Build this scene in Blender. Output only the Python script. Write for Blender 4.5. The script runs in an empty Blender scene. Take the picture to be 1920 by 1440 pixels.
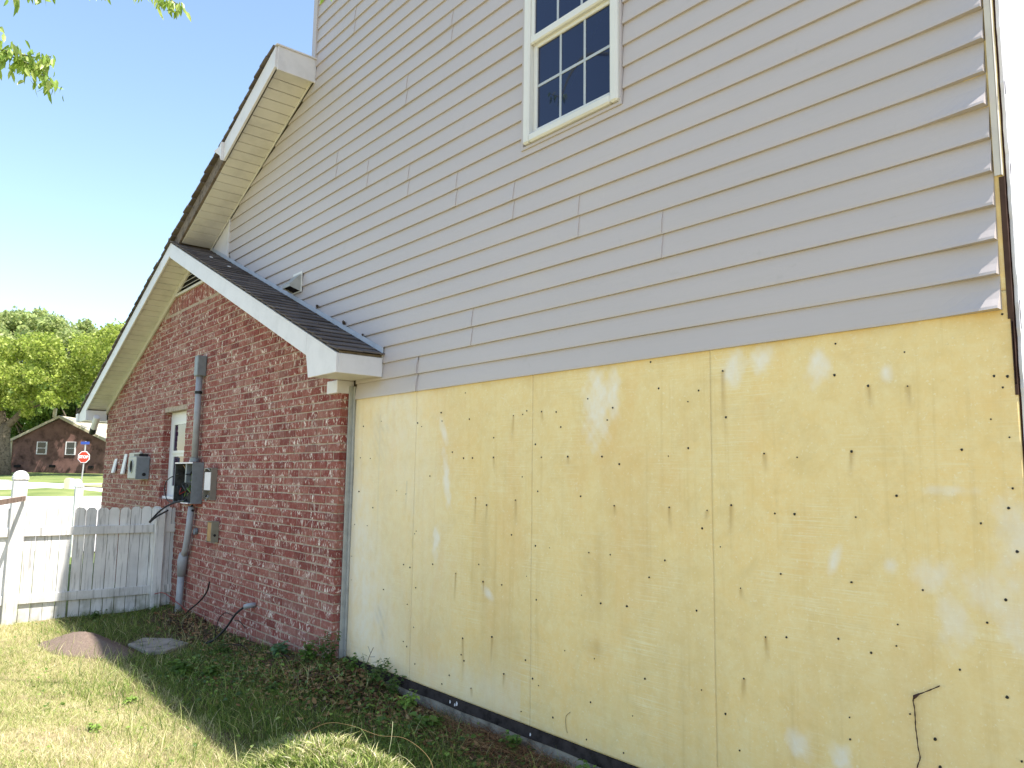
import bpy, math, random
import numpy as np
from mathutils import Vector, Matrix
R_ = math.radians
random.seed(7); RNG = np.random.default_rng(11)
sc = bpy.context.scene
COL = sc.collection

# ------------------------------------------------------------- camera
cam_d = bpy.data.cameras.new('camera'); cam = bpy.data.objects.new('camera', cam_d); COL.objects.link(cam)
CX = Vector((0.6431, 0.7657, 0.0135)); CZ = Vector((-0.7605, 0.6380, 0.1209))
YAW, PITCH, ROLL = 0.8728, 0.12121, 0.01356
CPOS = Vector((0.0, -2.9497, 1.60045))
fw = Vector((-math.sin(YAW)*math.cos(PITCH), math.cos(YAW)*math.cos(PITCH), math.sin(PITCH)))
rt = Vector((math.cos(YAW), math.sin(YAW), 0.0)); up = rt.cross(fw)
rt2 = rt*math.cos(ROLL)+up*math.sin(ROLL); up2 = -rt*math.sin(ROLL)+up*math.cos(ROLL)
M = Matrix((rt2, up2, -fw)).transposed().to_4x4(); M.translation = CPOS
cam.matrix_world = M
cam_d.sensor_width = 36.0; cam_d.lens = 27.18
cam_d.clip_start = 0.05; cam_d.clip_end = 2000
sc.camera = cam

# ------------------------------------------------------------- sky, sun, exposure
SUNV = Vector((0.5, 0.117, 1.0)).normalized()          # towards the sun
elev = math.asin(SUNV.z); azim = math.atan2(SUNV.x, SUNV.y)   # azimuth measured from +Y towards +X
world = bpy.data.worlds.new('World'); sc.world = world; world.use_nodes = True
wn = world.node_tree; wn.nodes.clear()
wo = wn.nodes.new('ShaderNodeOutputWorld'); wb = wn.nodes.new('ShaderNodeBackground'); ws = wn.nodes.new('ShaderNodeTexSky')
ws.sky_type = 'NISHITA'; ws.sun_disc = False; ws.sun_elevation = elev; ws.sun_rotation = azim
ws.altitude = 0; ws.air_density = 1.2; ws.dust_density = 0.5; ws.ozone_density = 0.7
wb.inputs['Strength'].default_value = 0.133
wn.links.new(ws.outputs[0], wb.inputs[0]); wn.links.new(wb.outputs[0], wo.inputs[0])
sun_d = bpy.data.lights.new('sun', 'SUN'); sun = bpy.data.objects.new('sun', sun_d); COL.objects.link(sun)
sun_d.energy = 5.0; sun_d.angle = R_(0.5); sun_d.color = (1.0, 0.95, 0.88)
sun.rotation_euler = (-SUNV).to_track_quat('-Z', 'Y').to_euler()
sc.view_settings.view_transform = 'Standard'; sc.view_settings.look = 'None'
sc.view_settings.exposure = 1.2; sc.view_settings.gamma = 1.0; sc.view_settings.use_curve_mapping = False
sc.cycles.max_bounces = 8; sc.cycles.diffuse_bounces = 4; sc.cycles.transparent_max_bounces = 8

# ------------------------------------------------------------- helpers
def link(o, parent=None, label=None, cat=None, group=None, kind=None):
    COL.objects.link(o)
    if parent is not None: o.parent = parent
    if label: o['label'] = label
    if cat: o['category'] = cat
    if group: o['group'] = group
    if kind: o['kind'] = kind
    return o
def empty(name, loc, label, cat, group=None):
    o = bpy.data.objects.new(name, None); o.location = loc; o.empty_display_size = 0.1
    return link(o, None, label, cat, group)

class MB:
    """collects faces in world space; build() makes one object whose origin is at parent's origin"""
    def __init__(s): s.v = []; s.f = []; s.m = []
    def poly(s, pts, m=0):
        b = len(s.v); s.v += [tuple(p) for p in pts]; s.f.append(tuple(range(b, b+len(pts)))); s.m.append(m)
    def faces(s, vs, fs, m=0):
        b = len(s.v); s.v += [tuple(p) for p in vs]
        for f in fs: s.f.append(tuple(b+i for i in f)); s.m.append(m)
    def box(s, x0, x1, y0, y1, z0, z1, m=0):
        vs = [(x, y, z) for x in (x0, x1) for y in (y0, y1) for z in (z0, z1)]
        s.faces(vs, [(0,1,3,2),(4,6,7,5),(0,4,5,1),(2,3,7,6),(0,2,6,4),(1,5,7,3)], m)
    def obox(s, c, ax, ay, az, m=0):
        c, ax, ay, az = map(Vector, (c, ax, ay, az))
        vs = [c+i*ax+j*ay+k*az for i in (-1,1) for j in (-1,1) for k in (-1,1)]
        s.faces(vs, [(0,1,3,2),(4,6,7,5),(0,4,5,1),(2,3,7,6),(0,2,6,4),(1,5,7,3)], m)
    def prism(s, xz, y0, y1, m=0):                       # polygon in the xz plane extruded in y
        n = len(xz)
        vs = [(x, y0, z) for x, z in xz]+[(x, y1, z) for x, z in xz]
        s.faces(vs, [tuple(range(n-1,-1,-1)), tuple(range(n, 2*n))]+[(i, (i+1)%n, n+(i+1)%n, n+i) for i in range(n)], m)
    def tube(s, pts, rad, seg=8, m=0, cap=True):
        pts = [Vector(p) for p in pts]; rads = rad if hasattr(rad, '__len__') else [rad]*len(pts)
        b = len(s.v); ref = Vector((0.13, 0.21, 1)).normalized(); prev = None
        for i, p in enumerate(pts):
            t = (pts[min(i+1, len(pts)-1)]-pts[max(i-1, 0)]).normalized()
            if prev is None:
                a = t.cross(ref)
                if a.length < 1e-3: a = t.cross(Vector((1, 0, 0)))
            else: a = prev-t*prev.dot(t)
            a.normalize(); prev = a; c = t.cross(a)
            for k in range(seg):
                q = 2*math.pi*k/seg; s.v.append(tuple(p+(a*math.cos(q)+c*math.sin(q))*rads[i]))
        for i in range(len(pts)-1):
            for k in range(seg):
                s.f.append((b+i*seg+k, b+i*seg+(k+1)%seg, b+(i+1)*seg+(k+1)%seg, b+(i+1)*seg+k)); s.m.append(m)
        if cap:
            s.f.append(tuple(b+k for k in range(seg))[::-1]); s.m.append(m)
            e = b+(len(pts)-1)*seg; s.f.append(tuple(e+k for k in range(seg))); s.m.append(m)
    def build(s, name, mat, parent=None, label=None, cat=None, group=None, kind=None, loc=None, smooth=False, bevel=0, fix=True):
        me = bpy.data.meshes.new(name)
        off = Vector(loc) if loc is not None else (parent_loc(parent) if parent is not None else Vector((0, 0, 0)))
        me.from_pydata([tuple(Vector(p)-off) for p in s.v], [], s.f)
        mats = mat if isinstance(mat, (list, tuple)) else [mat]
        for mm in mats: me.materials.append(mm)
        me.polygons.foreach_set('material_index', s.m)
        if fix:
            import bmesh
            bm = bmesh.new(); bm.from_mesh(me); bmesh.ops.recalc_face_normals(bm, faces=bm.faces)
            if bevel:
                es = [e for e in bm.edges if len(e.link_faces) == 2 and e.calc_face_angle(0) > 0.6]
                bmesh.ops.bevel(bm, geom=es, offset=bevel, segments=1, affect='EDGES', clamp_overlap=True)
            bm.to_mesh(me); bm.free()
        if smooth: me.polygons.foreach_set('use_smooth', [True]*len(me.polygons))
        o = bpy.data.objects.new(name, me)
        if loc is not None: o.location = Vector(loc)-(parent_loc(parent) if parent is not None else Vector((0,0,0)))
        return link(o, parent, label, cat, group, kind)
def parent_loc(o):
    p = Vector((0, 0, 0))
    while o is not None: p += Vector(o.location); o = o.parent
    return p
def np_mesh(name, V, F, mat, parent=None, color=None, smooth=False, **k):
    """V (n,3), F (m,3 or 4); color (n,4) optional point colours 'Col'"""
    me = bpy.data.meshes.new(name); n, m, w = len(V), len(F), F.shape[1]
    me.vertices.add(n); me.vertices.foreach_set('co', np.ascontiguousarray(V, dtype=np.float32).ravel())
    me.loops.add(m*w); me.loops.foreach_set('vertex_index', np.ascontiguousarray(F, dtype=np.int32).ravel())
    me.polygons.add(m); me.polygons.foreach_set('loop_start', np.arange(0, m*w, w, dtype=np.int32))
    me.polygons.foreach_set('use_smooth', np.full(m, smooth))
    me.update(calc_edges=True)
    if color is not None:
        a = me.color_attributes.new('Col', 'FLOAT_COLOR', 'POINT'); a.data.foreach_set('color', np.ascontiguousarray(color, dtype=np.float32).ravel())
    me.materials.append(mat)
    o = bpy.data.objects.new(name, me)
    return link(o, parent, **k)

# ------------------------------------------------------------- materials
class NT:
    def __init__(s, name, rough=0.7, spec=0.3, metal=0.0):
        s.m = bpy.data.materials.new(name); s.m.use_nodes = True; s.t = s.m.node_tree
        s.b = s.t.nodes['Principled BSDF']; s.out = s.t.nodes['Material Output']
        s.b.inputs['Roughness'].default_value = rough; s.b.inputs['Specular IOR Level'].default_value = spec
        s.b.inputs['Metallic'].default_value = metal
        s.geo = s.n('ShaderNodeNewGeometry'); s.pos = s.geo.outputs['Position']
    def n(s, t, **k):
        x = s.t.nodes.new(t)
        for a, b in k.items(): setattr(x, a, b)
        return x
    def l(s, a, b): s.t.links.new(a, b)
    def scaled(s, sx, sy, sz, src=None):
        mp = s.n('ShaderNodeMapping'); mp.inputs['Scale'].default_value = (sx, sy, sz); s.l(src or s.pos, mp.inputs[0]); return mp.outputs[0]
    def noise(s, vec, scale, detail=3, rough=0.55, dist=0.0):
        x = s.n('ShaderNodeTexNoise'); x.inputs['Scale'].default_value = scale; x.inputs['Detail'].default_value = detail
        x.inputs['Roughness'].default_value = rough; x.inputs['Distortion'].default_value = dist; s.l(vec, x.inputs['Vector']); return x.outputs['Fac']
    def ramp(s, fac, stops):
        x = s.n('ShaderNodeValToRGB'); cr = x.color_ramp
        while len(cr.elements) > 1: cr.elements.remove(cr.elements[-1])
        for i, (p, c) in enumerate(stops):
            e = cr.elements[0] if i == 0 else cr.elements.new(p)
            e.position = p; e.color = (c, c, c, 1) if not hasattr(c, '__len__') else (*c, 1)
        s.l(fac, x.inputs[0]); return x.outputs[0]
    def mix(s, fac, a, b, mode='MIX'):
        x = s.n('ShaderNodeMix', data_type='RGBA', blend_type=mode)
        for inp, v in ((x.inputs[0], fac), (x.inputs[6], a), (x.inputs[7], b)):
            if hasattr(v, 'node'): s.l(v, inp)
            elif hasattr(v, '__len__'): inp.default_value = (*v, 1)
            else: inp.default_value = v
        return x.outputs[2]
    def math(s, op, a, b=None, clamp=False):
        x = s.n('ShaderNodeMath', operation=op, use_clamp=clamp)
        for inp, v in ((x.inputs[0], a), (x.inputs[1], b)):
            if v is None: continue
            if hasattr(v, 'node'): s.l(v, inp)
            else: inp.default_value = v
        return x.outputs[0]
    def color(s, c):
        if hasattr(c, 'node'): s.l(c, s.b.inputs['Base Color'])
        else: s.b.inputs['Base Color'].default_value = (*c, 1)
    def bump(s, h, strength=0.3, dist=0.01):
        x = s.n('ShaderNodeBump'); x.inputs['Strength'].default_value = strength; x.inputs['Distance'].default_value = dist
        s.l(h, x.inputs['Height']); s.l(x.outputs[0], s.b.inputs['Normal'])
def plain(name, c, rough=0.6, spec=0.3, metal=0.0, var=0.12, scale=12, dark=None):
    t = NT(name, rough, spec, metal)
    f = t.noise(t.pos, scale, 5, 0.65)
    d = dark or tuple(x*(1-var*2.2) for x in c); l = tuple(min(1, x*(1+var)) for x in c)
    t.color(t.ramp(f, [(0.3, d), (0.5, c), (0.72, l)])); t.bump(t.noise(t.pos, scale*6, 4), 0.15, 0.004)
    return t.m

def m_siding():
    t = NT('vinyl_siding', 0.42, 0.4)
    big = t.noise(t.scaled(0.5, 1, 1.3), 1.0, 4, 0.6)
    c = t.ramp(big, [(0.3, (0.445, 0.40, 0.395)), (0.6, (0.47, 0.42, 0.415)), (0.8, (0.49, 0.435, 0.405))])
    str_ = t.noise(t.scaled(1.5, 1, 40), 2.0, 3, 0.6)
    c = t.mix(t.ramp(str_, [(0.55, 0.0), (0.8, 0.25)]), c, (0.40, 0.36, 0.31))
    spot = t.noise(t.pos, 9, 5, 0.7)
    c = t.mix(t.ramp(spot, [(0.62, 0.0), (0.75, 0.3)]), c, (0.35, 0.32, 0.28))
    t.color(c); t.bump(t.noise(t.scaled(4, 4, 60), 3, 3), 0.06, 0.003); return t.m
def m_foam():
    t = NT('foam_sheathing', 0.75, 0.2)
    at = t.n('ShaderNodeAttribute', attribute_name='Col'); sp = t.n('ShaderNodeSeparateColor'); t.l(at.outputs['Color'], sp.inputs[0])
    oi = t.n('ShaderNodeObjectInfo')
    big = t.noise(t.pos, 0.9, 6, 0.65, 0.5)
    c = t.ramp(big, [(0.28, (0.72, 0.565, 0.285)), (0.5, (0.775, 0.595, 0.28)), (0.72, (0.83, 0.595, 0.255))])
    mot = t.noise(t.pos, 14, 7, 0.75)
    c = t.mix(t.ramp(mot, [(0.42, 0.0), (0.72, 0.5)]), c, (0.84, 0.74, 0.46))
    mo2 = t.noise(t.pos, 5, 7, 0.72, 0.6)
    c = t.mix(t.ramp(mo2, [(0.5, 0.0), (0.70, 0.45)]), c, (0.64, 0.49, 0.23))
    brn = t.noise(t.scaled(1, 1, 0.5), 2.1, 6, 0.68, 0.5)
    c = t.mix(t.ramp(brn, [(0.50, 0.0), (0.74, 0.5)]), c, (0.74, 0.47, 0.18))
    hm = t.noise(t.pos, 2.2, 4, 0.6); hor = t.noise(t.scaled(1.6, 1, 75), 1.6, 5, 0.75); hor2 = t.noise(t.scaled(2.2, 1, 110), 2.1, 4, 0.75)
    c = t.mix(t.math('MULTIPLY', t.ramp(hor, [(0.50, 0.0), (0.66, 0.7)]), t.ramp(hm, [(0.46, 0.0), (0.66, 0.9)])), c, (0.85, 0.78, 0.54))
    c = t.mix(t.math('MULTIPLY', t.ramp(hor2, [(0.56, 0.0), (0.68, 0.6)]), t.ramp(hm, [(0.42, 0.05), (0.64, 0.7)])), c, (0.60, 0.46, 0.22))
    ver = t.noise(t.scaled(22, 1, 0.6), 1.0, 5, 0.7); vm = t.noise(t.pos, 1.6, 3)
    c = t.mix(t.math('MULTIPLY', t.ramp(ver, [(0.52, 0.0), (0.74, 0.65)]), t.ramp(vm, [(0.42, 0.1), (0.62, 1.0)])), c, (0.62, 0.45, 0.19))
    sc_ = t.noise(t.pos, 75, 4, 0.65)
    c = t.mix(t.ramp(sc_, [(0.60, 0.0), (0.70, 0.4)]), c, (0.88, 0.82, 0.62))
    c = t.mix(t.ramp(t.noise(t.pos, 48, 5, 0.7), [(0.60, 0.0), (0.72, 0.35)]), c, (0.60, 0.49, 0.27))
    scf = t.noise(t.pos, 1.3, 8, 0.8, 2.2)
    c = t.mix(t.ramp(scf, [(0.64, 0.0), (0.69, 0.4), (0.73, 0.1)]), c, (0.86, 0.81, 0.64))
    wb_ = t.noise(t.scaled(1.3, 1, 0.8), 9, 6, 0.7)
    w = t.math('MULTIPLY', sp.outputs[0], t.ramp(wb_, [(0.3, 0.35), (0.6, 1.0)]))
    c = t.mix(t.math('MULTIPLY', w, 0.95), c, (0.80, 0.765, 0.70))
    c = t.mix(t.math('MULTIPLY', sp.outputs[1], 0.95), c, (0.40, 0.25, 0.09))
    c = t.mix(t.math('MULTIPLY', sp.outputs[2], 0.85), c, (0.40, 0.38, 0.34))
    t.color(c)
    t.bump(t.math('ADD', t.noise(t.pos, 55, 4, 0.6), t.math('MULTIPLY', hor, 0.4)), 0.14, 0.004)
    return t.m
def m_brick():
    t = NT('brick', 0.85, 0.2)
    oi = t.n('ShaderNodeObjectInfo')
    r = t.math('FRACT', t.math('ADD', t.geo.outputs['Random Per Island'], oi.outputs['Random']))
    c = t.ramp(r, [(0.0, (0.16, 0.030, 0.026)), (0.2, (0.23, 0.050, 0.042)), (0.42, (0.27, 0.075, 0.060)), (0.6, (0.31, 0.115, 0.09)), (0.75, (0.23, 0.05, 0.04)), (0.88, (0.33, 0.15, 0.12)), (1.0, (0.20, 0.07, 0.062))])
    n1 = t.noise(t.pos, 38, 5, 0.7)
    c = t.mix(t.ramp(n1, [(0.35, 0.4), (0.6, 0.0)]), c, (0.13, 0.032, 0.026))
    dust = t.noise(t.pos, 7, 5, 0.65)
    c = t.mix(t.ramp(dust, [(0.42, 0.0), (0.72, 0.3)]), c, (0.36, 0.20, 0.15))
    # lime flecks: strong on some bricks only, short and upright
    r2 = t.math('FRACT', t.math('MULTIPLY', r, 7.31))
    sm = t.noise(t.scaled(52, 52, 22), 1.0, 4, 0.6, 0.8)
    area = t.noise(t.scaled(8, 8, 13), 1.0, 3, 0.6)
    fl = t.math('MULTIPLY', t.ramp(sm, [(0.535, 0.0), (0.575, 1.0)]), t.math('MULTIPLY', t.ramp(r2, [(0.0, 0.5), (0.5, 0.75), (0.75, 1.0)]), t.ramp(area, [(0.46, 0.12), (0.56, 1.0)])))
    c = t.mix(t.math('MULTIPLY', fl, 0.95), c, (0.78, 0.70, 0.62))
    xyz = t.n('ShaderNodeSeparateXYZ'); t.l(t.pos, xyz.inputs[0])
    low = t.n('ShaderNodeMapRange'); low.inputs[1].default_value = 1.2; low.inputs[2].default_value = 0.1; t.l(xyz.outputs[2], low.inputs[0])
    c = t.mix(t.math('MULTIPLY', low.outputs[0], t.ramp(t.noise(t.pos, 3, 4), [(0.35, 0.05), (0.7, 0.55)])), c, (0.34, 0.15, 0.125))
    t.color(c); t.bump(t.noise(t.pos, 90, 5, 0.7), 0.6, 0.006); return t.m
def m_vcol(name, rough=0.6, trans=0.3, spec=0.2):
    t = NT(name, rough, spec); at = t.n('ShaderNodeAttribute', attribute_name='Col')
    t.l(at.outputs['Color'], t.b.inputs['Base Color'])
    if trans:
        tr = t.n('ShaderNodeBsdfTranslucent'); mx = t.n('ShaderNodeMixShader'); mx.inputs[0].default_value = trans
        t.l(at.outputs['Color'], tr.inputs[0]); t.l(t.b.outputs[0], mx.inputs[1]); t.l(tr.outputs[0], mx.inputs[2]); t.l(mx.outputs[0], t.out.inputs[0])
    return t.m
def m_glass(name, c=(0.008, 0.013, 0.045)):
    t = NT(name, 0.03, 0.5); t.color(c); t.bump(t.noise(t.pos, 1.5, 2), 0.02, 0.01); return t.m

SID = m_siding(); FOAM = m_foam(); BRICK = m_brick()
MORTAR = plain('mortar', (0.40, 0.315, 0.25), 0.95, 0.1, var=0.2, scale=25)
WHITE = plain('white_trim_paint', (0.66, 0.635, 0.65), 0.45, 0.35, var=0.05, scale=5)
SOFF = plain('cream_soffit_vinyl', (0.63, 0.61, 0.58), 0.5, 0.3, var=0.06, scale=4)
FRIEZE = plain('cream_frieze_paint', (0.56, 0.52, 0.47), 0.5, 0.3, var=0.06, scale=6)
WINW = plain('white_window_vinyl', (0.66, 0.65, 0.62), 0.35, 0.4, var=0.03, scale=4)
GLASS = m_glass('window_glass')
DARK = plain('dark_void', (0.02, 0.018, 0.018), 0.9, 0.1)
SHING = None
def m_shingle():
    t = NT('asphalt_shingle', 0.95, 0.1); oi = t.n('ShaderNodeObjectInfo')
    g = t.noise(t.pos, 260, 3, 0.7); b = t.noise(t.pos, 8, 4)
    c = t.ramp(oi.outputs['Random'], [(0, (0.11, 0.090, 0.082)), (0.5, (0.155, 0.128, 0.115)), (1, (0.205, 0.172, 0.155))])
    c = t.mix(t.ramp(g, [(0.35, 0.6), (0.65, 0.0)]), c, (0.06, 0.052, 0.054))
    c = t.mix(t.ramp(b, [(0.5, 0), (0.8, 0.4)]), c, (0.22, 0.195, 0.185))
    t.color(c); t.bump(g, 0.5, 0.004); return t.m
SHING = m_shingle()
GREY = plain('grey_box_paint', (0.20, 0.225, 0.245), 0.5, 0.35, 0.2, var=0.08, scale=18)
GREYL = plain('light_grey_paint', (0.36, 0.36, 0.34), 0.5, 0.35, 0.1, var=0.08, scale=18)
PVC = plain('grey_conduit_plastic', (0.31, 0.32, 0.34), 0.5, 0.35, var=0.08, scale=14)
BLACK = plain('black_rubber', (0.015, 0.015, 0.016), 0.5, 0.3)
CONC = plain('concrete', (0.27, 0.245, 0.205), 0.95, 0.1, var=0.3, scale=7)
TAR = plain('black_tar_strip', (0.036, 0.029, 0.028), 0.85, 0.15, var=0.38, scale=16)
RAWWOOD = plain('weathered_bare_wood', (0.17, 0.135, 0.11), 0.9, 0.1, var=0.3, scale=20)
def m_fence():
    t = NT('peeling_white_fence_paint', 0.8, 0.2)
    g = t.noise(t.scaled(40, 40, 2.2), 1.0, 5, 0.65, 0.4); b = t.noise(t.pos, 5, 4); oi = t.n('ShaderNodeObjectInfo')
    c = t.ramp(b, [(0.3, (0.62, 0.60, 0.57)), (0.7, (0.80, 0.78, 0.74))])
    c = t.mix(t.ramp(g, [(0.53, 0.0), (0.64, 0.75)]), c, (0.24, 0.225, 0.20))
    c = t.mix(t.math('MULTIPLY', oi.outputs['Random'], 0.35), c, (0.40, 0.41, 0.42))
    xyz = t.n('ShaderNodeSeparateXYZ'); t.l(t.pos, xyz.inputs[0])
    low = t.n('ShaderNodeMapRange'); low.inputs[1].default_value = 0.42; low.inputs[2].default_value = 0.05; t.l(xyz.outputs[2], low.inputs[0])
    c = t.mix(t.math('MULTIPLY', low.outputs[0], t.ramp(t.noise(t.pos, 9, 4), [(0.4, 0.1), (0.65, 0.8)])), c, (0.20, 0.20, 0.13))
    t.color(c); t.bump(g, 0.4, 0.004); return t.m
FENCE = m_fence()
FEDGE = plain('dark_picket_edge', (0.16, 0.145, 0.12), 0.9, 0.1, var=.3, scale=30)  # picket side faces darker, so the gaps read as dark lines
NAILS = [(-4.243, 2.028), (-4.229, 1.971), (-3.926, 1.969), (-3.975, 2.14), (-3.492, 1.969), (-3.408, 1.971), (-3.372, 1.99), (-3.244, 1.978), (-3.124, 1.969), (-3.087, 1.884), (-3.295, 1.794), (-2.88, 2.026), (-2.702, 1.967), (-2.74, 1.906), (-2.449, 2.178), (-2.4, 2.043), (-2.166, 2.015), (-2.228, 1.967), (-2.229, 1.75), (-2.778, 1.718), (-3.031, 1.721), (-3.244, 1.72), (-2.658, 1.678), (-2.345, 1.715), (-3.675, 1.724), (-3.675, 1.843), (-4.104, 1.763), (-3.98, 1.723), (-3.886, 1.723), (-4.524, 1.972), (-4.472, 1.945), (-5.013, 2.007), (-5.278, 1.981), (-5.308, 1.74), (-5.157, 1.733), (-4.354, 1.607), (-3.406, 1.609), (-3.271, 1.529), (-2.932, 1.51), (-3.848, 1.476), (-3.736, 1.436), (-3.465, 1.474), (-2.693, 1.469), (-2.344, 1.474), (-2.129, 1.468), (-2.159, 1.387), (-5.313, 1.484), (-4.766, 1.501), (-4.645, 1.481), (-5.094, 1.37), (-5.357, 1.233), (-5.168, 1.234), (-4.519, 1.215), (-4.501, 1.234), (-3.495, 1.273), (-3.286, 1.226), (-3.169, 1.224), (-2.72, 1.224), (-2.87, 1.222), (-2.373, 1.226), (-2.47, 1.138), (-5.384, 0.993), (-4.65, 0.998), (-4.568, 0.986), (-4.296, 1.033), (-3.802, 1.077), (-3.358, 1.052), (-2.922, 1.0), (-3.757, 0.979), (-3.578, 0.98), (-4.037, 1.0), (-4.489, 0.86), (-5.376, 0.817), (-4.907, 0.8), (-3.274, 0.933), (-2.612, 0.985), (-2.196, 1.02), (-2.787, 0.976), (-4.586, 0.739), (-1.503, 2.151), (-1.238, 2.086), (-1.512, 2.025), (-2.034, 2.093), (-2.166, 2.014), (-2.021, 1.883), (-1.379, 1.971), (-1.233, 1.958), (-0.946, 1.969), (-0.906, 1.964), (-0.922, 1.928), (-0.964, 1.822), (-0.912, 1.759), (-1.061, 1.72), (-1.455, 1.721), (-1.684, 1.701), (-1.835, 1.719), (-1.292, 1.555), (-0.912, 1.589), (-0.928, 1.524), (-2.003, 1.496), (-1.792, 1.469), (-1.703, 1.47), (-1.449, 1.47), (-2.158, 1.387), (-2.13, 1.468), (-0.91, 2.179), (-1.014, 1.469), (-2.063, 1.312), (-1.965, 1.145), (-2.195, 1.02), (-1.85, 0.96), (-1.755, 0.975), (-1.535, 1.004), (-1.309, 1.091), (-1.013, 1.141), (-0.911, 1.383), (-1.215, 1.224), (-1.476, 1.223), (-1.773, 1.224), (-1.106, 0.971), (-1.41, 0.974), (-1.317, 1.014), (-1.504, 0.643), (-1.199, 0.721), (-1.503, 0.722), (-1.958, 0.773), (-2.053, 0.608), (-2.176, 0.681), (-1.987, 0.476), (-1.187, 0.632), (-1.28, 0.786), (-0.967, 0.911), (-0.936, 0.719), (-0.953, 1.223), (-4.587, 0.738), (-4.499, 0.6), (-4.624, 0.488), (-4.579, 0.462), (-3.95, 0.618), (-3.962, 0.518), (-3.932, 0.486), (-3.664, 0.671), (-3.55, 0.483), (-3.857, 0.34), (-3.361, 0.594), (-3.3, 0.507), (-3.25, 0.48), (-3.393, 0.312), (-3.134, 0.341), (-3.046, 0.699), (-2.83, 0.697), (-2.856, 0.48), (-2.884, 0.293), (-2.636, 0.294), (-2.5, 0.665), (-2.577, 0.478), (-3.274, 0.932), (-2.787, 0.977), (-4.16, 0.304), (-4.473, 0.368), (-4.082, 0.372)]
STREAKS = [(-3.492, 1.969, 0.173), (-3.244, 1.978, 0.066), (-3.675, 1.724, 0.094), (-3.031, 1.721, 0.053), (-3.848, 1.476, 0.213), (-3.736, 1.436, 0.163), (-3.465, 1.474, 0.167), (-4.037, 1.0, 0.19), (-3.757, 0.979, 0.114), (-2.344, 1.474, 0.118), (-2.693, 1.469, 0.058), (-2.129, 1.468, 0.052), (-1.379, 1.971, 0.099), (-1.233, 1.958, 0.096), (-2.003, 1.496, 0.149), (-1.455, 1.721, 0.106), (-1.835, 1.719, 0.087), (-2.034, 2.093, 0.31), (-1.85, 0.96, 0.111), (-1.958, 0.773, 0.098), (-1.965, 1.145, 0.058), (-3.95, 0.618, 0.265), (-3.664, 0.671, 0.195), (-3.55, 0.483, 0.091), (-3.857, 0.34, 0.06), (-5.028, 2.053, 1.263), (-4.639, 1.569, 0.267)]
SMUDGES = [(-2.815, 1.987, 0.076, 0.168, 0.0), (-2.702, 2.035, 0.037, 0.11, 0.0), (-1.979, 2.101, 0.044, 0.062, 0.0), (-1.834, 2.129, 0.041, 0.046, 0.0), (-1.58, 2.061, 0.041, 0.057, 0.0), (-1.305, 2.013, 0.016, 0.024, 0.0), (-1.179, 1.277, 0.06, 0.045, 0.0), (-1.117, 1.13, 0.044, 0.083, 0.0), (-1.011, 1.241, 0.064, 0.06, 0.0), (-1.542, 1.3, 0.015, 0.049, 0.35), (-4.214, 1.905, 0.024, 0.092, -0.45), (-4.164, 1.583, 0.03, 0.172, -0.15), (-4.268, 1.182, 0.037, 0.089, 0.0), (-3.713, 0.917, 0.02, 0.05, -1.1), (-1.713, 0.572, 0.045, 0.041, 0.0), (-1.539, 0.568, 0.033, 0.039, 0.0), (-0.921, 1.441, 0.046, 0.104, 0.0), (-0.935, 1.182, 0.046, 0.103, 0.0), (-1.327, 1.3, 0.019, 0.019, 0.0), (-1.111, 1.578, 0.069, 0.011, 0.0)]
TENDRIL = [(-1.171, 0.906), (-1.195, 0.891), (-1.23, 0.87), (-1.254, 0.856), (-1.265, 0.836), (-1.262, 0.813), (-1.26, 0.779), (-1.259, 0.75), (-1.256, 0.721), (-1.254, 0.681), (-1.25, 0.648), (-1.261, 0.616), (-1.267, 0.585)]

# ============================================================= GROUND
VH = Vector((fw.x, fw.y)).normalized(); LH = Vector((rt.x, rt.y)).normalized()
_D = np.array([-400, 30, 46, 50, 56, 60, 70, 80, 120, 900.]); _Z = np.array([.08, .08, .26, .69, .92, 1.22, 1.53, 1.7, 1.9, 2.2])
def lump(x, y, s):  # smooth pseudo noise
    return (np.sin(x*s*1.7+y*s*.6+1.3)+np.sin(-x*s*.9+y*s*2.1+.4)+np.sin(x*s*3.1-y*s*2.7+2.2)*.5)/2.5
def gh(x, y):
    x = np.asarray(x, float); y = np.asarray(y, float)
    D = x*VH.x+(y+2.9497)*VH.y
    z = np.interp(D, _D, _Z)
    near = np.exp(-np.clip((np.hypot(x+5, y+1)-6)/4, 0, 9))
    z = z+near*(0.012*lump(x, y, 2.2)+0.006*lump(x+3, y, 6.1))
    yy = np.abs(y)
    z = z+0.13*np.exp(-((x+5.55)/0.75)**2)*np.exp(-(yy/0.45)**2)+0.035*np.exp(-(yy/0.3)**2)*(x > -13)*(x < -0.9)
    z = z+0.035*np.exp(-((x+8.9)/0.8)**2-((y+.2)/0.4)**2)
    return z
MOUND = (-7.85, -1.30)
def axis(lo, hi, a, b, fine, n):
    left = a-np.geomspace(fine, a-lo, n)[::-1]; right = b+np.geomspace(fine, hi-b, n)
    return np.concatenate([left, np.arange(a, b, fine), [b], right])
gx = axis(-700, 300, -11, 0, 0.06, 46); gy = axis(-500, 700, -4.5, 0.4, 0.06, 46)
X, Y = np.meshgrid(gx, gy, indexing='ij'); Z = gh(X, Y)
nx, ny = X.shape; idx = np.arange(nx*ny).reshape(nx, ny)
F = np.stack([idx[:-1, :-1], idx[1:, :-1], idx[1:, 1:], idx[:-1, 1:]], -1).reshape(-1, 4)
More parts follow.
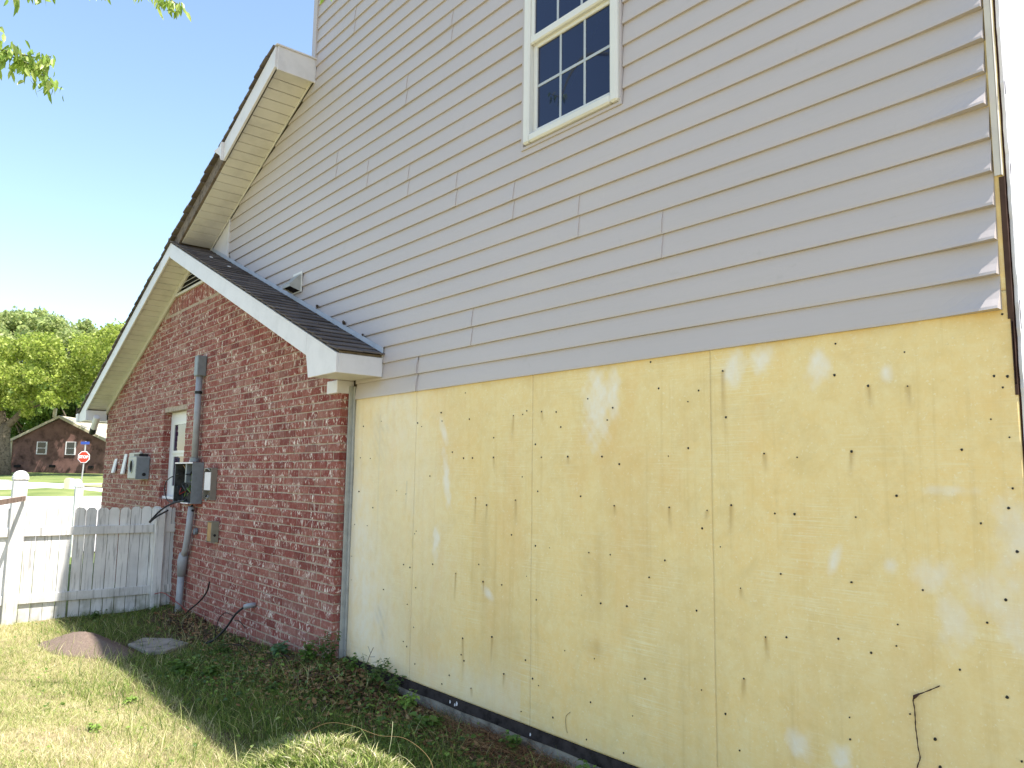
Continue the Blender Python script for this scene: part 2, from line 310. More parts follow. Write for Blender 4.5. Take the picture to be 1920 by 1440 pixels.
def m_ground():
    t = NT('lawn_soil', 0.95, 0.1)
    n = t.noise(t.pos, 3.5, 5, 0.6); f = t.noise(t.pos, 45, 5, 0.7); far = t.noise(t.pos, 0.35, 4)
    c = t.ramp(n, [(0.35, (0.075, 0.05, 0.032)), (0.55, (0.09, 0.075, 0.035)), (0.72, (0.13, 0.12, 0.05))])
    c = t.mix(t.ramp(f, [(0.45, 0.0), (0.7, 0.6)]), c, (0.16, 0.12, 0.075))
    g = t.ramp(far, [(0.35, (0.12, 0.16, 0.05)), (0.6, (0.20, 0.23, 0.08)), (0.8, (0.32, 0.30, 0.14))])
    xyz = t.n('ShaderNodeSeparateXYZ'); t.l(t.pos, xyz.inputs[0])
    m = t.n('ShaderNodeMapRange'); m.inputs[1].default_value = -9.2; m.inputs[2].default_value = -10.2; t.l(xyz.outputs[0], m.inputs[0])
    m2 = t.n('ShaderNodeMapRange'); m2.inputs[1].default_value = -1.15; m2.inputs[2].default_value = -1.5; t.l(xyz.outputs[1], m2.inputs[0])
    sun_g = t.ramp(n, [(0.35, (0.34, 0.27, 0.16)), (0.55, (0.38, 0.34, 0.16)), (0.72, (0.46, 0.39, 0.24))])  # painted lighter past the shadow edge, to bounce light onto the wall
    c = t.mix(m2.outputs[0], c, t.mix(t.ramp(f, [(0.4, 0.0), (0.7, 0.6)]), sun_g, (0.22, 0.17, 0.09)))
    t.color(t.mix(m.outputs[0], c, g)); t.bump(f, 0.8, 0.02); return t.m
GROUND = m_ground()
g = np_mesh('ground', np.stack([X, Y, Z], -1).reshape(-1, 3), F, GROUND, smooth=True, kind='structure')
g['label'] = 'patchy lawn and bare soil sloping away from the house'
# road: pale concrete sheets following the terrain at distance D, lateral L
ROADM = plain('pale_concrete_road', (0.55, 0.52, 0.47), 0.9, 0.1, var=0.08, scale=0.6)
def strip(name, D0, D1, L0, L1, mat, dz, label, n=24, m=40, shape=None):
    d = np.linspace(D0, D1, n); l = np.linspace(L0, L1, m); A, B = np.meshgrid(d, l, indexing='ij')
    if shape: A, B = shape(A, B)
    x = A*VH.x+B*LH.x; y = -2.9497+A*VH.y+B*LH.y; z = gh(x, y)+dz
    ii = np.arange(n*m).reshape(n, m); f = np.stack([ii[:-1, :-1], ii[1:, :-1], ii[1:, 1:], ii[:-1, 1:]], -1).reshape(-1, 4)
    o = np_mesh(name, np.stack([x, y, z], -1).reshape(-1, 3), f, mat, kind='structure'); o['label'] = label; return o
strip('road', 15, 56.5, -90, 60, ROADM, 0.03, 'pale concrete street beyond the fence', 60, 60)
LAWNG = plain('verge_grass', (0.33, 0.33, 0.15), 0.95, 0.1, var=0.2, scale=1.5, dark=(0.24, 0.25, 0.10))
LAWN2 = LAWNG
def vs(A, B):   # tapered left tip
    mid = 50.6; w = np.clip((B+28.6)/3.0, 0, 1)**.5; return mid+(A-mid)*w, B
strip('verge', 49.2, 52.2, -28.6, 40, LAWNG, 0.09, 'grass verge between driveway and street', 10, 80, vs)

# ============================================================= HOUSE
house = empty('house', (0, 0, 0.05), 'two-storey grey vinyl-sided house with brick gable and exposed yellow foam sheathing', 'house')
CORE = plain('sheathing_core', (0.30, 0.24, 0.17), 0.95, 0.1, var=0.15)
core = MB()
ZL = lambda x: 5.46+0.42*(x+6.445)           # big left-hand roof plane
ZR = lambda x: 4.285-0.42*(x+9.23)           # small right-hand roof plane
core.box(-6.42, -0.875, 0.024, 8.0, 0.0, 6.9)
core.prism([(-12.93, 0.0), (-6.42, 0.0), (-6.42, ZL(-6.42)-.3), (-12.93, ZL(-12.93)-.3)], 0.004, 8.0)
core.build('wall_core', CORE, house)
# slab edge and tar strip
sl = MB(); sl.box(-5.43, -0.86, -0.012, 0.1, -0.2, 0.195); foundation = sl.build('foundation', CONC, house, bevel=0.004)
tr = MB()
n = 40
for i in range(n):
    xa = -5.43+i*4.56/n; xb = xa+4.56/n
    a, b = 0.006*math.sin(i*1.3), 0.006*math.sin((i+1)*1.3)
    y0 = -0.016
    tr.faces([(xa, y0, .192+a*.5), (xb, y0, .192+b*.5), (xb, y0+.004, .2485), (xa, y0+.004, .2485), (xa, .02, .192), (xb, .02, .192), (xb, .02, .2485), (xa, .02, .2485)],
             [(0,1,2,3), (0,4,5,1), (3,2,6,7)])
tr.build('sill_flashing', TAR, house, fix=False)
for k, (x, z) in enumerate([(-4.05, .222), (-4.0, .215), (-3.98, .225), (-3.3, .215)]):
    m = MB(); s = .006+.006*random.random()
    m.poly([(x-s, -.0175, z-s*1.4), (x+s*.6, -.0175, z-s), (x+s, -.0175, z+s*.4), (x-s*.2, -.0175, z+s*1.6), (x-s*.9, -.0175, z+s*.4)])
    m.build('paint_spatter', WHITE, foundation)

# ---- foam sheets with stains
PX = [-5.413, -4.543, -3.323, -2.103, -0.880]
NA = np.array(sorted(set(NAILS)))
def foam_sheet(x0, x1, z0, z1, first):
    st = 0.0105; nx = int((x1-x0)/st)+1; nz = int((z1-z0)/st)+1
    xs = np.linspace(x0, x1, nx); zs = np.linspace(z0, z1, nz); A, B = np.meshgrid(xs, zs, indexing='ij')
    wv = 0.0012*np.sin(A*5.1+B*2)+0.0009*np.sin(B*7-A*3)+0.0007*np.sin(A*17+B*11)
    edge = np.minimum(np.minimum(A-x0, x1-A), 1)*0+1
    Yv = -0.004+wv
    Wh = np.zeros_like(A); Br = np.zeros_like(A); Gr = np.zeros_like(A)
    jit = 0.012*np.sin(A*41+B*33)+0.010*np.sin(A*77-B*59)+0.008*np.sin(A*133+B*101)
    for sx, sz, w, h, a in SMUDGES:
        dx, dz = A-sx, B-sz; ca, sa = math.cos(a), math.sin(a); u = dx*ca-dz*sa; v = dx*sa+dz*ca
        r = np.sqrt((u/(w+.004))**2+(v/(h+.004))**2)+jit*14*(0.3 if w < .03 else 1)
        Wh = np.maximum(Wh, np.clip(1.5-r, 0, 1)*(0.5 if sx > -1.25 else .8))
    for sx, sz, ln in STREAKS:
        t = (sz-B)/ln; cen = sx+0.01*np.sin(B*9+sx*7)*np.clip(t, 0, 1)
        wd = 0.007+0.006*np.clip(t, 0, 1)
        amt = np.exp(-((A-cen)/wd)**2)*np.clip(1-t, 0, 1)*(t > 0)
        if ln > 1 or (sx < -4.6): Gr = np.maximum(Gr, amt*0.5*(1 if ln < 1 else .8))
        else: Br = np.maximum(Br, amt*(1.0 if sz < 1.1 else .8))
    # general ageing: leftmost sheet bleached, faint runs below the siding line
    Wh = np.maximum(Wh, np.clip(0.85-(A+5.4)*0.85/1.5, 0, .75)*(0.75+0.25*np.sin(A*5+B*3)))
    Wh = np.maximum(Wh, 0.30*np.exp(-((B-.36)/.14)**2)*(A < -3.4))
    Gr = np.maximum(Gr, 0.30*np.exp(-((A+5.40)/.05)**2)); Gr = np.maximum(Gr, .16*np.exp(-((B-.26)/.03)**2))
    for cx, cz, rx, rz, s in [(-5.05, 1.85, .10, .22, .22), (-4.95, .62, .06, .06, .5), (-4.9, .5, .03, .1, .5), (-5.0, 1.95, .12, .04, .3)]:
        Gr = np.maximum(Gr, s*np.exp(-((A-cx)/rx)**2-((B-cz)/rz)**2)*(.6+.4*np.sin(A*90+B*70)))
    Br = np.maximum(Br, 0.25*np.exp(-np.abs(A-(-3.32))/.02)*0+0)
    for cx, cz, rx, rz, s in [(-3.75, 1.1, .12, .5, .22), (-2.8, 1.12, .10, .22, .3), (-2.83, .75, .06, .05, .45), (-3.6, .65, .3, .3, .14), (-2.5, 1.3, .1, .3, .12), (-2.25, .6, .25, .4, .16), (-1.6, .7, .3, .25, .12)]:
        Br = np.maximum(Br, s*np.exp(-((A-cx)/rx)**2-((B-cz)/rz)**2)*(.75+.25*np.sin(A*60)))
    Br = np.maximum(Br, 0.28*np.exp(-((2.2-B)/.035)**2)*(.7+.3*np.sin(A*13)))
    V = np.stack([A, Yv, B], -1).reshape(-1, 3); n = len(V)
    C = np.stack([Wh, Br, Gr, np.ones_like(Wh)], -1).reshape(-1, 4)
    ii = np.arange(n).reshape(nx, nz)
    F = np.stack([ii[:-1, :-1], ii[1:, :-1], ii[1:, 1:], ii[:-1, 1:]], -1).reshape(-1, 4)
    # rim back to y=.02
    rim = np.concatenate([ii[:, 0], ii[-1, 1:], ii[-2::-1, -1], ii[0, -2:0:-1]]); m = len(rim)
    V2 = V[rim].copy(); V2[:, 1] = 0.020
    V = np.vstack([V, V2]); C = np.vstack([C, C[rim]])
    k = np.arange(m); k2 = (k+1) % m
    F = np.vstack([F, np.stack([rim[k], n+k, n+k2, rim[k2]], -1)])
    return V-np.array([0, 0, .05]), F, C
for i in range(4):
    V, F, C = foam_sheet(PX[i]+(.0 if i == 0 else .0009), PX[i+1]-(.0009 if i < 3 else 0), 0.252, 2.26, i == 0)
    o = np_mesh('foam_panel', V, F, FOAM, house, C, smooth=True)
    if i == 0: o['label'] = 'bleached narrow foam panel beside the brick corner'
bk = MB(); bk.box(-5.42, -.885, .0205, .0235, .25, 2.4); bk.build('joint_backing', DARK, house)
# upper foam strip next to the missing corner post
V, F, C = foam_sheet(-0.99, -0.880, 2.262, 6.6, False); np_mesh('foam_strip', V, F, FOAM, house, C, smooth=True)
nl = MB()
for x, z in NA:
    r = random.choice([.0026, .0034, .0042, .0048]); a0 = random.random()*6
    n = 7; ring = [(x+r*(1+.25*math.sin(3*q+a0))*math.cos(q*2*math.pi/n), -.0076, z+r*1.15*math.sin(q*2*math.pi/n)) for q in range(n)]
    rb = [(px_, .0, pz_) for px_, _, pz_ in ring]
    nl.faces(ring+rb, [tuple(range(n))]+[(i, (i+1)%n, n+(i+1)%n, n+i) for i in range(n)])
nl.build('nail_hole', BLACK, house, kind='stuff')
cr = MB()
cr.tube([(x, -.009, z) for x, z in [(-3.0, .40), (-3.03, .375), (-3.035, .35), (-3.03, .31), (-3.02, .29)]], .0012, 4)
cr.build('hairline_crack', plain('crack', (.16, .11, .05)), house)

# ---- vinyl siding: double-lap panels, each two courses of 0.1225
ZB, E = 2.1944, 0.12249
SEAM = {0: [-4.535], 1: [-3.914], 2: [-2.369], 3: [-2.95], 4: [-3.514], 5: [-4.119], 6: [-4.732], 7: [-5.349], 8: [-5.897], 9: [-4.794], 10: [-4.215], 11: [-2.2], 13: [-5.671], 14: [-2.9], 15: [-4.1]}
WX0, WX1, WZ0, WZ1 = -3.435, -2.615, 3.575, 4.98         # window opening in the siding
def left_end(z):
    if z > 5.24: return -6.40
    if z > 4.43: return -6.40-(5.24-z)*(8.42-6.40)/(5.24-4.43)
    if z > 3.955: return -8.415
    return -5.03-(z-2.54)/0.42 if z > 2.54 else -5.405
def flare(k):
    f = {0: .034, 1: .024, 2: .021, 3: .016, 4: .017, 5: .011, 6: .028, 7: .016, 8: .018, 9: .014, 10: .017}
    return f.get(k, .012+.006*math.sin(k*2.3))
def course(mb, k, xa, xb, endR=False, seamR=False, lift=0.006, xw=None):
    z0, z1 = ZB+k*E, ZB+(k+1)*E
    # clip against window
    la0, la1 = (xa, xa) if xa is not None else (left_end(z0+.001), left_end(z1-.001))
    n = max(2, int((xb-min(la0, la1))/0.22)); ts = list(np.linspace(0, 1, n+1))
    if endR or seamR: ts = sorted(set(ts+[1-(d/(xb-la0)) for d in (.26, .2, .14, .09, .05, .02) if d < (xb-la0)]))
    prof = [(0.0, -.0035, 0.0), (0.0, -.0175, 1.0), (.08, -.0182, .86), (.3, -.0153, .45), (.6, -.0112, .12), (1.0, -.0040, 0.0)]
    rows = []
    for t in ts:
        row = []
        for pz, py_, fw_ in prof:
            x = (la0+(la1-la0)*pz); x = x+(xb-x)*t; z = z0+(z1-z0)*pz
            wob = .0010*math.sin(x*2.1+k*1.7)+.0006*math.sin(x*5.3+k*.9)
            y = py_-wob*fw_
            d = xb-x
            if endR and d < .27: y -= flare(k)*fw_*((1-d/.27)**1.3)
            if seamR and d < .12: y -= lift*((1-d/.12)**1.5)*(.3+.7*math.sin(math.pi*min(1, .15+pz*.8)))
            zz = z+(.0006*math.sin(x*3+k*2.2) if pz == 0 else 0)
            row.append((x, y, zz))
        rows.append(row)
    vs = [p for r in rows for p in r]; m = len(prof); fs = []
    for i in range(len(rows)-1):
        for j in range(m-1): fs.append((i*m+j, (i+1)*m+j, (i+1)*m+j+1, i*m+j+1))
    fs.append(tuple(range(m))[::-1]); e = (len(rows)-1)*m; fs.append(tuple(e+j for j in range(m)))
    mb.faces(vs, fs)
XR = -0.908
wf = MB(); wf.box(WX0-.002, WX1+.002, -.0165, -.004, ZB+11*E+.0005, 3.580); wf.build('siding_filler', SID, house)
for p in range(0, 19):
    cuts = sorted(SEAM.get(p, []))
    segs = []; a = None
    for c in cuts: segs.append((a, c+.006, True)); a = c-.02
    segs.append((a, XR+random.uniform(-.006, .006)+(0.012 if p > 3 else 0)*0, False))
    for a, b, seam in segs:
        parts = []
        zc0, zc1 = ZB+2*p*E, ZB+(2*p+2)*E
        if zc1 > WZ0+.01 and zc0 < WZ1 and (a is None or a < WX0) and b > WX1: parts = [(a, WX0, False, False), (WX1, b, seam, not seam)]
        elif zc1 > WZ0+.01 and zc0 < WZ1 and a is not None and WX0 < a < WX1: parts = [(WX1, b, seam, not seam)]
        elif zc1 > WZ0+.01 and zc0 < WZ1 and WX0 < b < WX1: parts = [(a, WX0, False, False)]
        else: parts = [(a, b, seam, not seam)]
        for (u, v, sm, en) in parts:
            mb = MB()
            for k in (2*p, 2*p+1):
                zt = ZB+(k+1)*E
                if len(parts) == 2 and zt <= WZ0+.02 : # course wholly below the window: run straight through
                    if u == a: course(mb, k, a, b, endR=not seam, seamR=seam, lift=.014 if p == 0 else .006)
                    continue
                course(mb, k, u, v, endR=en, seamR=sm, lift=.015 if p == 0 else .006)
            if mb.v: mb.build('siding_panel', SID, house, fix=False)
ST = MB(); ST.box(-5.40, -.93, -.006, -.0035, ZB+.002, ZB+.01); ST.build('starter_strip', SID, house)
# dark gap at the corner, side wall, its foam edge, torn bits
gp = MB(); gp.box(-.8795, -.872, .006, .03, .0, 6.7); gp.build('corner_gap', plain('gap_wood', (.05, .025, .02), .9, .1), house)
sw = MB(); prev = None; n = 230
for i in range(n+1):
    z = .0+i*6.7/n; j = random.uniform(-.0022, .0022)+.0018*math.sin(i*.9)
    xr = -.861+random.uniform(-.0015, .0015)
    r = [(-.872, .002+j, z), (xr, .0+j, z), (xr+.001, .02, z), (-.859, .6, z), (-.859, 8.0, z)]
    if prev: 
        for q in range(4): sw.poly([prev[q], prev[q+1], r[q+1], r[q]])
    prev = r
sw.build('side_wrap', WHITE, house, fix=False, label='sunlit white side wall sheet')
wt = MB(); wt.box(-.8715, -.863, .0235, 8, .0, 6.7); wt.build('side_wall', CORE, house)
tb = MB()
def chunk(x, y, z, w, h, d=.006):
    m = 16; pts = []
    for q in range(m):
        a = 2*math.pi*q/m; rr = random.uniform(.35, 1.15); pts.append((x+math.cos(a)*w*rr, z+math.sin(a)*h*rr))
    tb.prism(pts, y-d, y+d)
def torn(z0, z1, xr, wmax, y):
    n = int((z1-z0)/.006); L_ = []; w = 0
    for q in range(n+1):
        t = q/n; w = max(.001, min(wmax, w+random.uniform(-.0035, .0035)*(wmax/.01))); L_.append((xr-w*math.sin(math.pi*min(1, t*6+.02))*math.sin(math.pi*min(1, (1-t)*6+.02)), z0+(z1-z0)*t))
    for (xa, za), (xb_, zb_) in zip(L_[:-1], L_[1:]): tb.prism([(xa, za), (xr, za), (xr, zb_), (xb_, zb_)], y-.004, y+.004)
torn(2.03, 2.15, -.880, .010, -.012); torn(1.935, 2.035, -.880, .016, -.013)
torn(2.95, 3.0, -.856, .010, -.006); torn(2.66, 2.70, -.856, .010, -.006); torn(2.12, 2.22, -.856, .010, -.006)
tb.build('torn_foam_edge', WHITE, house, kind='stuff')
cc = MB(); cc.box(-.903, -.8825, -.0175, -.0145, 2.665, 6.6); cc.box(-.8835, -.8805, -.0175, .0, 2.665, 6.6); cc.build('corner_channel', FRIEZE, house)
bw = MB(); bw.box(-.893, -.876, -.009, .003, 2.16, 2.66); bw.box(-.886, -.877, -.008, .003, 1.9, 2.16); bw.build('bare_corner_strip', plain('brown_corner', (.075, .045, .035), .9, .1), house)

# left junction trim between brick return and foam
jt = MB(); jt.box(-5.452, -5.438, -.05, .0, .12, 2.30); jt.box(-5.438, -5.416, -.018, .0, .12, 2.30); jt.build('corner_trim', GREYL, house, bevel=.003)
# upper left corner post of the two-storey part
cp = MB(); cp.box(-6.475, -6.40, -.03, -.002, ZL(-6.44)-.02, 6.9); cp.box(-6.475, -6.425, -.002, .08, ZL(-6.44)-.02, 6.9); cp.build('corner_post', SID, house, bevel=.004)

# ---- window in the siding: single hung, 3x2 grilles in each sash
win = MB()
FO = -.05
def ring(mb, x0, x1, z0, z1, w, y0, y1):
    mb.box(x0, x0+w, y0, y1, z0, z1); mb.box(x1-w, x1, y0, y1, z0, z1); mb.box(x0+w, x1-w, y0, y1, z1-w, z1); mb.box(x0+w, x1-w, y0, y1, z0, z0+w)
ring(win, -3.395, -2.628, 3.60, 4.95, .055, FO, .03)
window = win.build('window', WINW, house, bevel=.010)
jc = MB(); ring(jc, -3.432, -2.618, 3.578, 4.972, .020, -.026, .0); jc.build('window_channel', SID, window, bevel=.002)
lo, hi, mz = 3.655, 4.895, 4.235
GRIL = plain('grey_grille', (.42, .45, .48), .4, .3, var=.04)
sa = MB(); ring(sa, -3.34, -2.683, mz-.01, hi, .030, -.036, -.008); sa.build('upper_sash', WINW, window, bevel=.004)
sb = MB(); ring(sb, -3.34, -2.683, lo, mz+.0, .032, -.012, .012); sb.build('lower_sash', WINW, window, bevel=.004)
mr = MB(); mr.box(-3.34, -2.683, -.040, -.005, mz-.006, mz+.042); mr.build('meeting_rail', WINW, window, bevel=.004)
gl = MB(); gl.box(-3.335, -2.69, -.024, -.020, mz, hi); gl.build('window_pane', GLASS, window)
gl = MB(); gl.box(-3.335, -2.69, .001, .005, lo, mz); gl.build('window_pane', GLASS, window)
for (z0, z1, y) in ((lo+.032, mz-.006, -.002), (mz+.042, hi-.03, -.027)):
    for f in (1/3, 2/3):
        x = -3.308+f*(3.308-2.715); b = MB(); b.box(x-.008, x+.008, y, y+.004, z0, z1); b.build('grille_bar', GRIL, window)
    b = MB(); zc = (z0+z1)/2; b.box(-3.308, -2.715, y-.001, y+.0035, zc-.008, zc+.008); b.build('grille_bar', GRIL, window)

# ============================================================= BRICK GABLE
BY = -.11
mo = MB()
rake = lambda x: min(ZR(x), ZL(x))-.20
OX0, OX1, OZ0, OZ1 = -10.06, -9.205, 1.30, 2.345
PY = BY+.005
def mortar(x0, x1, zb, y): mo.poly([(x0, y, zb), (x1, y, zb), (x1, y, rake(x1)+.06), (x0, y, rake(x0)+.06)])
mortar(-12.94, OX0-.007, 0, PY); mortar(OX1, -9.23+.0, OZ0, PY) if OX1 < -9.23 else None
mo.poly([(OX0, PY, 0), (OX1, PY, 0), (OX1, PY, OZ0), (OX0, PY, OZ0)])
mo.poly([(OX0, PY, OZ1), (OX1, PY, OZ1), (OX1, PY, rake(OX1)+.06), (-9.23, PY, rake(-9.23)+.06), (OX0, PY, rake(OX0)+.06)])
mo.poly([(OX1, PY, 0), (-5.466, PY, 0), (-5.466, PY, rake(-5.466)+.06), (OX1, PY, rake(OX1)+.06)])
mo.poly([(-5.466, PY, 0), (-5.466, -.004, 0), (-5.466, -.004, 2.5), (-5.466, PY, 2.5)])
for z in (0,): pass
mo.poly([(OX0-.007, PY, OZ0), (OX0-.007, .0, OZ0), (OX0-.007, .0, OZ1), (OX0-.007, PY, OZ1)]); mo.poly([(OX1, PY, OZ0), (OX1, .0, OZ0), (OX1, .0, OZ1), (OX1, PY, OZ1)])
mo.poly([(OX0, PY, OZ1), (OX1, PY, OZ1), (OX1, 0, OZ1), (OX0, 0, OZ1)]); mo.poly([(OX0, PY, OZ0), (OX1, PY, OZ0), (OX1, 0, OZ0), (OX0, 0, OZ0)])
brick_wall = mo.build('brick_wall', MORTAR, house, fix=False)
def brick_geo(w, d, h, c=.004):
    """front face at y=-d, chamfered front rim; origin at centre of the back"""
    a, b = w/2, h/2
    o = [(-a, 0, -b), (a, 0, -b), (a, 0, b), (-a, 0, b)]
    f = [(-a, -d+c, -b), (a, -d+c, -b), (a, -d+c, b), (-a, -d+c, b)]
    g_ = [(-a+c, -d, -b+c), (a-c, -d, -b+c), (a-c, -d, b-c), (-a+c, -d, b-c)]
    fs = [(8, 9, 10, 11)]
    for i in range(4):
        j = (i+1) % 4; fs += [(4+i, 4+j, 8+j, 8+i), (i, j, 4+j, 4+i)]
    return o+f+g_, fs
BW, BH, PW, PH = .194, .0575, .2040, .06775
bricks = []
nrow = int(4.1/PH)
for r in range(nrow):
    zc = .03+r*PH+BH/2
    x = -5.457-BW/2 if r % 2 == 0 else -5.457-BW/4
    w = BW if r % 2 == 0 else BW/2-.004
    while x-w/2 > -13.1:
        xl, xr = x-w/2, x+w/2
        if xl < -12.95: xl = -12.95
        ww = xr-xl
        if ww > .05 and zc-BH/2 < min(rake(xl), rake(xr))+.03:
            soldier = 3.57 < zc+BH/2 and zc-BH/2 < 3.775 and xr > -10.35 and xl < -8.1
            vent = zc+BH/2 > 3.775 and xr > -9.80 and xl < -8.66
            op = zc+BH/2 > OZ0 and zc-BH/2 < OZ1 and xr > OX0 and xl < OX1
            if op:
                if xl < OX0-.05: bricks.append(((xl+OX0)/2, zc, OX0-xl-.002, BH))
                if xr > OX1+.05: bricks.append(((xr+OX1)/2, zc, xr-OX1-.002, BH))
            elif not soldier and not vent: bricks.append(((xl+xr)/2, zc, ww, BH))
        x = xl-.010-BW/2; w = BW
xs = -8.12
while xs > -10.33:   # soldier course below the gable vent
    if rake(xs) > 3.72: bricks.append((xs, 3.673, .058, .190))
    xs -= .0685
for k in range(13):   # rowlock sill under the window
    bricks.append((OX0+.03+k*.0685-.0, OZ0-.045, .058, .085, .02))
def bscore(b):
    dx, dz = b[0], b[1]-1.6; d = math.sqrt(dx*dx+2.84**2+dz*dz); return -(b[2]*b[3])*2.84/d**3
bricks.sort(key=bscore)
cache = {}; rest = MB(); hidden_hole = [(-7.852, 2.825)]
cnt = 0
for b in bricks:
    x, z, w, h = b[:4]; ext = b[4] if len(b) > 4 else 0
    if len(b) > 4 or not any(abs(x-hx) < .11 and abs(z-hz) < .035 for hx, hz in hidden_hole):
        prouder = random.uniform(-.0035, .003)+ext
        jx, jz = random.uniform(-.002, .002), random.uniform(-.0012, .0012)
        if abs(x+w/2+5.457) < .003: jx = 0
        if cnt < 298:
            key = (round(w, 2), round(h, 2))
            if key not in cache:
                v, f = brick_geo(w, .095, h); me = bpy.data.meshes.new('brick'); me.from_pydata(v, [], f); me.materials.append(BRICK); cache[key] = me
            o = bpy.data.objects.new('brick', cache[key]); o.location = (x+jx, BY+.095-prouder, z+jz-.05)
            o.rotation_euler = (0, random.uniform(-.006, .006), random.uniform(-.008, .008)); link(o, brick_wall); cnt += 1
        else:
            v, f = brick_geo(w, .095, h); a = random.uniform(-.006, .006)
            rest.faces([(x+jx+p[0]-a*p[2], BY+.095-prouder+p[1], z+jz+p[2]+a*p[0]) for p in v], f)
    else:
        rest.faces([(x-.05+p[0]*.5, BY+.095+p[1], z+p[2]) for p in brick_geo(w, .095, h)[0]], brick_geo(w, .095, h)[1])
        rest.faces([(x+.07+p[0]*.3, BY+.095+p[1], z+p[2]) for p in brick_geo(w, .095, h)[0]], brick_geo(w, .095, h)[1])
rest.build('brick', BRICK, brick_wall, kind='stuff', fix=False)
# window in the brick wall
wn2 = MB(); ring(wn2, OX0+.004, OX1-.004, OZ0, OZ1, .13, -.022, .0)
w2 = wn2.build('window', WHITE, house, bevel=.004, label='small white window in the brick gable')
s2 = MB(); ring(s2, OX0+.134, OX1-.134, OZ0+.12, 1.84, .035, -.018, -.004); s2.build('lower_sash', WINW, w2)
s2 = MB(); ring(s2, OX0+.134, OX1-.134, 1.84, OZ1-.12, .035, -.028, -.008); s2.build('upper_sash', WINW, w2)
s2 = MB(); s2.box(OX0+.15, OX1-.15, -.010, -.006, OZ0+.05, 1.84); s2.build('window_pane', GLASS, w2)
s2 = MB(); s2.box(OX0+.15, OX1-.15, -.020, -.016, 1.84, OZ1-.05); s2.build('window_pane', GLASS, w2)
s2 = MB(); s2.box(OX0+.01, OX1-.01, -.075, -.035, OZ0+.001, OZ0+.03); s2.build('window_sill', WHITE, w2)
# gable vent
ve = MB(); vz = 3.765
zt = 4.03; hw = (rake(-9.23)-vz)/.42
ve.box(-9.85, -8.62, -.135, -.09, vz, vz+.03)
vent = ve.build('gable_vent', FRIEZE, house)
vb = MB(); vb.poly([(-9.86, -.108, vz), (-8.60, -.108, vz), (-9.23, -.108, vz+.30)]); vb.build('vent_recess', DARK, vent, fix=False)
for i in range(4):
    z = vz+.075+i*.055; hw = (vz+.29-z)/.42
    s = MB(); s.faces([(-9.23-hw, -.135, z-.012), (-9.23+hw, -.135, z-.012), (-9.23+hw, -.112, z+.008), (-9.23-hw, -.112, z+.008),
                       (-9.23-hw, -.135, z-.006), (-9.23+hw, -.135, z-.006), (-9.23+hw, -.112, z+.014), (-9.23-hw, -.112, z+.014)],
                      [(0,1,2,3),(4,5,6,7),(0,1,5,4),(2,3,7,6)]); s.build('vent_slat', FRIEZE, vent)

# ============================================================= ROOF
RY = -.40
roofm = MB()
roofm.prism([(-13.44, ZL(-13.44)-.02), (-6.50, ZL(-6.50)-.02), (-6.50, ZL(-6.5)-.14), (-13.2, ZL(-13.2)-.14), (-13.44, ZL(-13.44)-.14)], -.36, 8.4)
roofm.prism([(-9.2, ZR(-9.2)-.02), (-5.035, ZR(-5.035)-.02), (-5.035, ZR(-5.035)-.14), (-9.2, ZR(-9.2)-.14)], -.36, -.006)
roof = roofm.build('roof', CORE, house)
# two-storey roof above the frame
r2 = MB(); r2.prism([(-6.85, 6.9), (-.60, 6.9), (-.60, 7.08), (-6.85, 7.08)], -.45, 8.4); r2.faces([(-6.85, -.45, 7.08), (-.6, -.45, 7.08), (-.6, 8.4, 7.08), (-6.85, 8.4, 7.08), (-6.85, 4, 9.2), (-.6, 4, 9.2)], [(0,1,5,4),(2,3,4,5),(1,2,5),(3,0,4)])
r2.build('upper_roof', SHING, house)
# fascias (front rakes)
fa = MB()
def band(x0, x1, Zf, top, bot, y0=RY, y1=RY+.022, mb=fa):
    mb.prism([(x0, Zf(x0)-bot), (x1, Zf(x1)-bot), (x1, Zf(x1)-top), (x0, Zf(x0)-top)], y0, y1)
band(-9.23, -5.50, ZR, .03, .205); 
fa.prism([(-5.50, ZR(-5.5)-.205), (-5.45, 2.335), (-5.0, 2.335), (-5.0, ZR(-5.0)-.03), (-5.50, ZR(-5.5)-.03)], RY, RY+.022)
fa.build('rake_fascia', WHITE, roof, bevel=.003)
fb = MB(); band(-13.0, -9.23, ZL, .03, .185, mb=fb)
fb.prism([(-13.44, ZL(-13.44)-.03), (-13.44, ZL(-13.44)-.16), (-13.40, 2.375), (-12.97, 2.375), (-12.97, ZL(-13)-.185), (-13.0, ZL(-13)-.185), (-13.0, ZL(-13)-.03)], RY, RY+.022)
fb.box(-12.985, -12.965, RY+.022, BY-.004, 2.375, 2.53); fb.build('rake_fascia', WHITE, roof, bevel=.003)
# eave box of the right slope
eb = MB(); eb.box(-5.022, -5.0, RY+.022, -.02, 2.335, ZR(-5.0)-.03); eb.build('eave_fascia', WHITE, roof, bevel=.003)
es = MB(); es.box(-5.46, -5.022, RY+.022, -.02, 2.345, 2.353); es.build('eave_soffit', SOFF, roof)
ej = MB(); ej.box(-5.02, -5.008, -.02, .0, 2.335, 2.50); ej.build('eave_joint', FRIEZE, roof)
bx = MB(); bx.box(-5.63, -5.452, -.150, -.002, 2.242, 2.343); bx.build('frieze_block', WHITE, roof, bevel=.004)
# eave box at the far left, gutter end and broken downspout
el = MB(); el.box(-13.44, -13.42, RY+.022, 8.3, 2.375, ZL(-13.44)-.03); el.box(-13.42, -12.97, RY+.03, 8.0, 2.385, 2.395); el.build('eave_fascia', WHITE, roof)
gt = MB(); gt.box(-13.58, -13.445, RY-.02, 8.3, ZL(-13.44)-.15, ZL(-13.44)-.02); gt.build('gutter', WHITE, roof, bevel=.01)
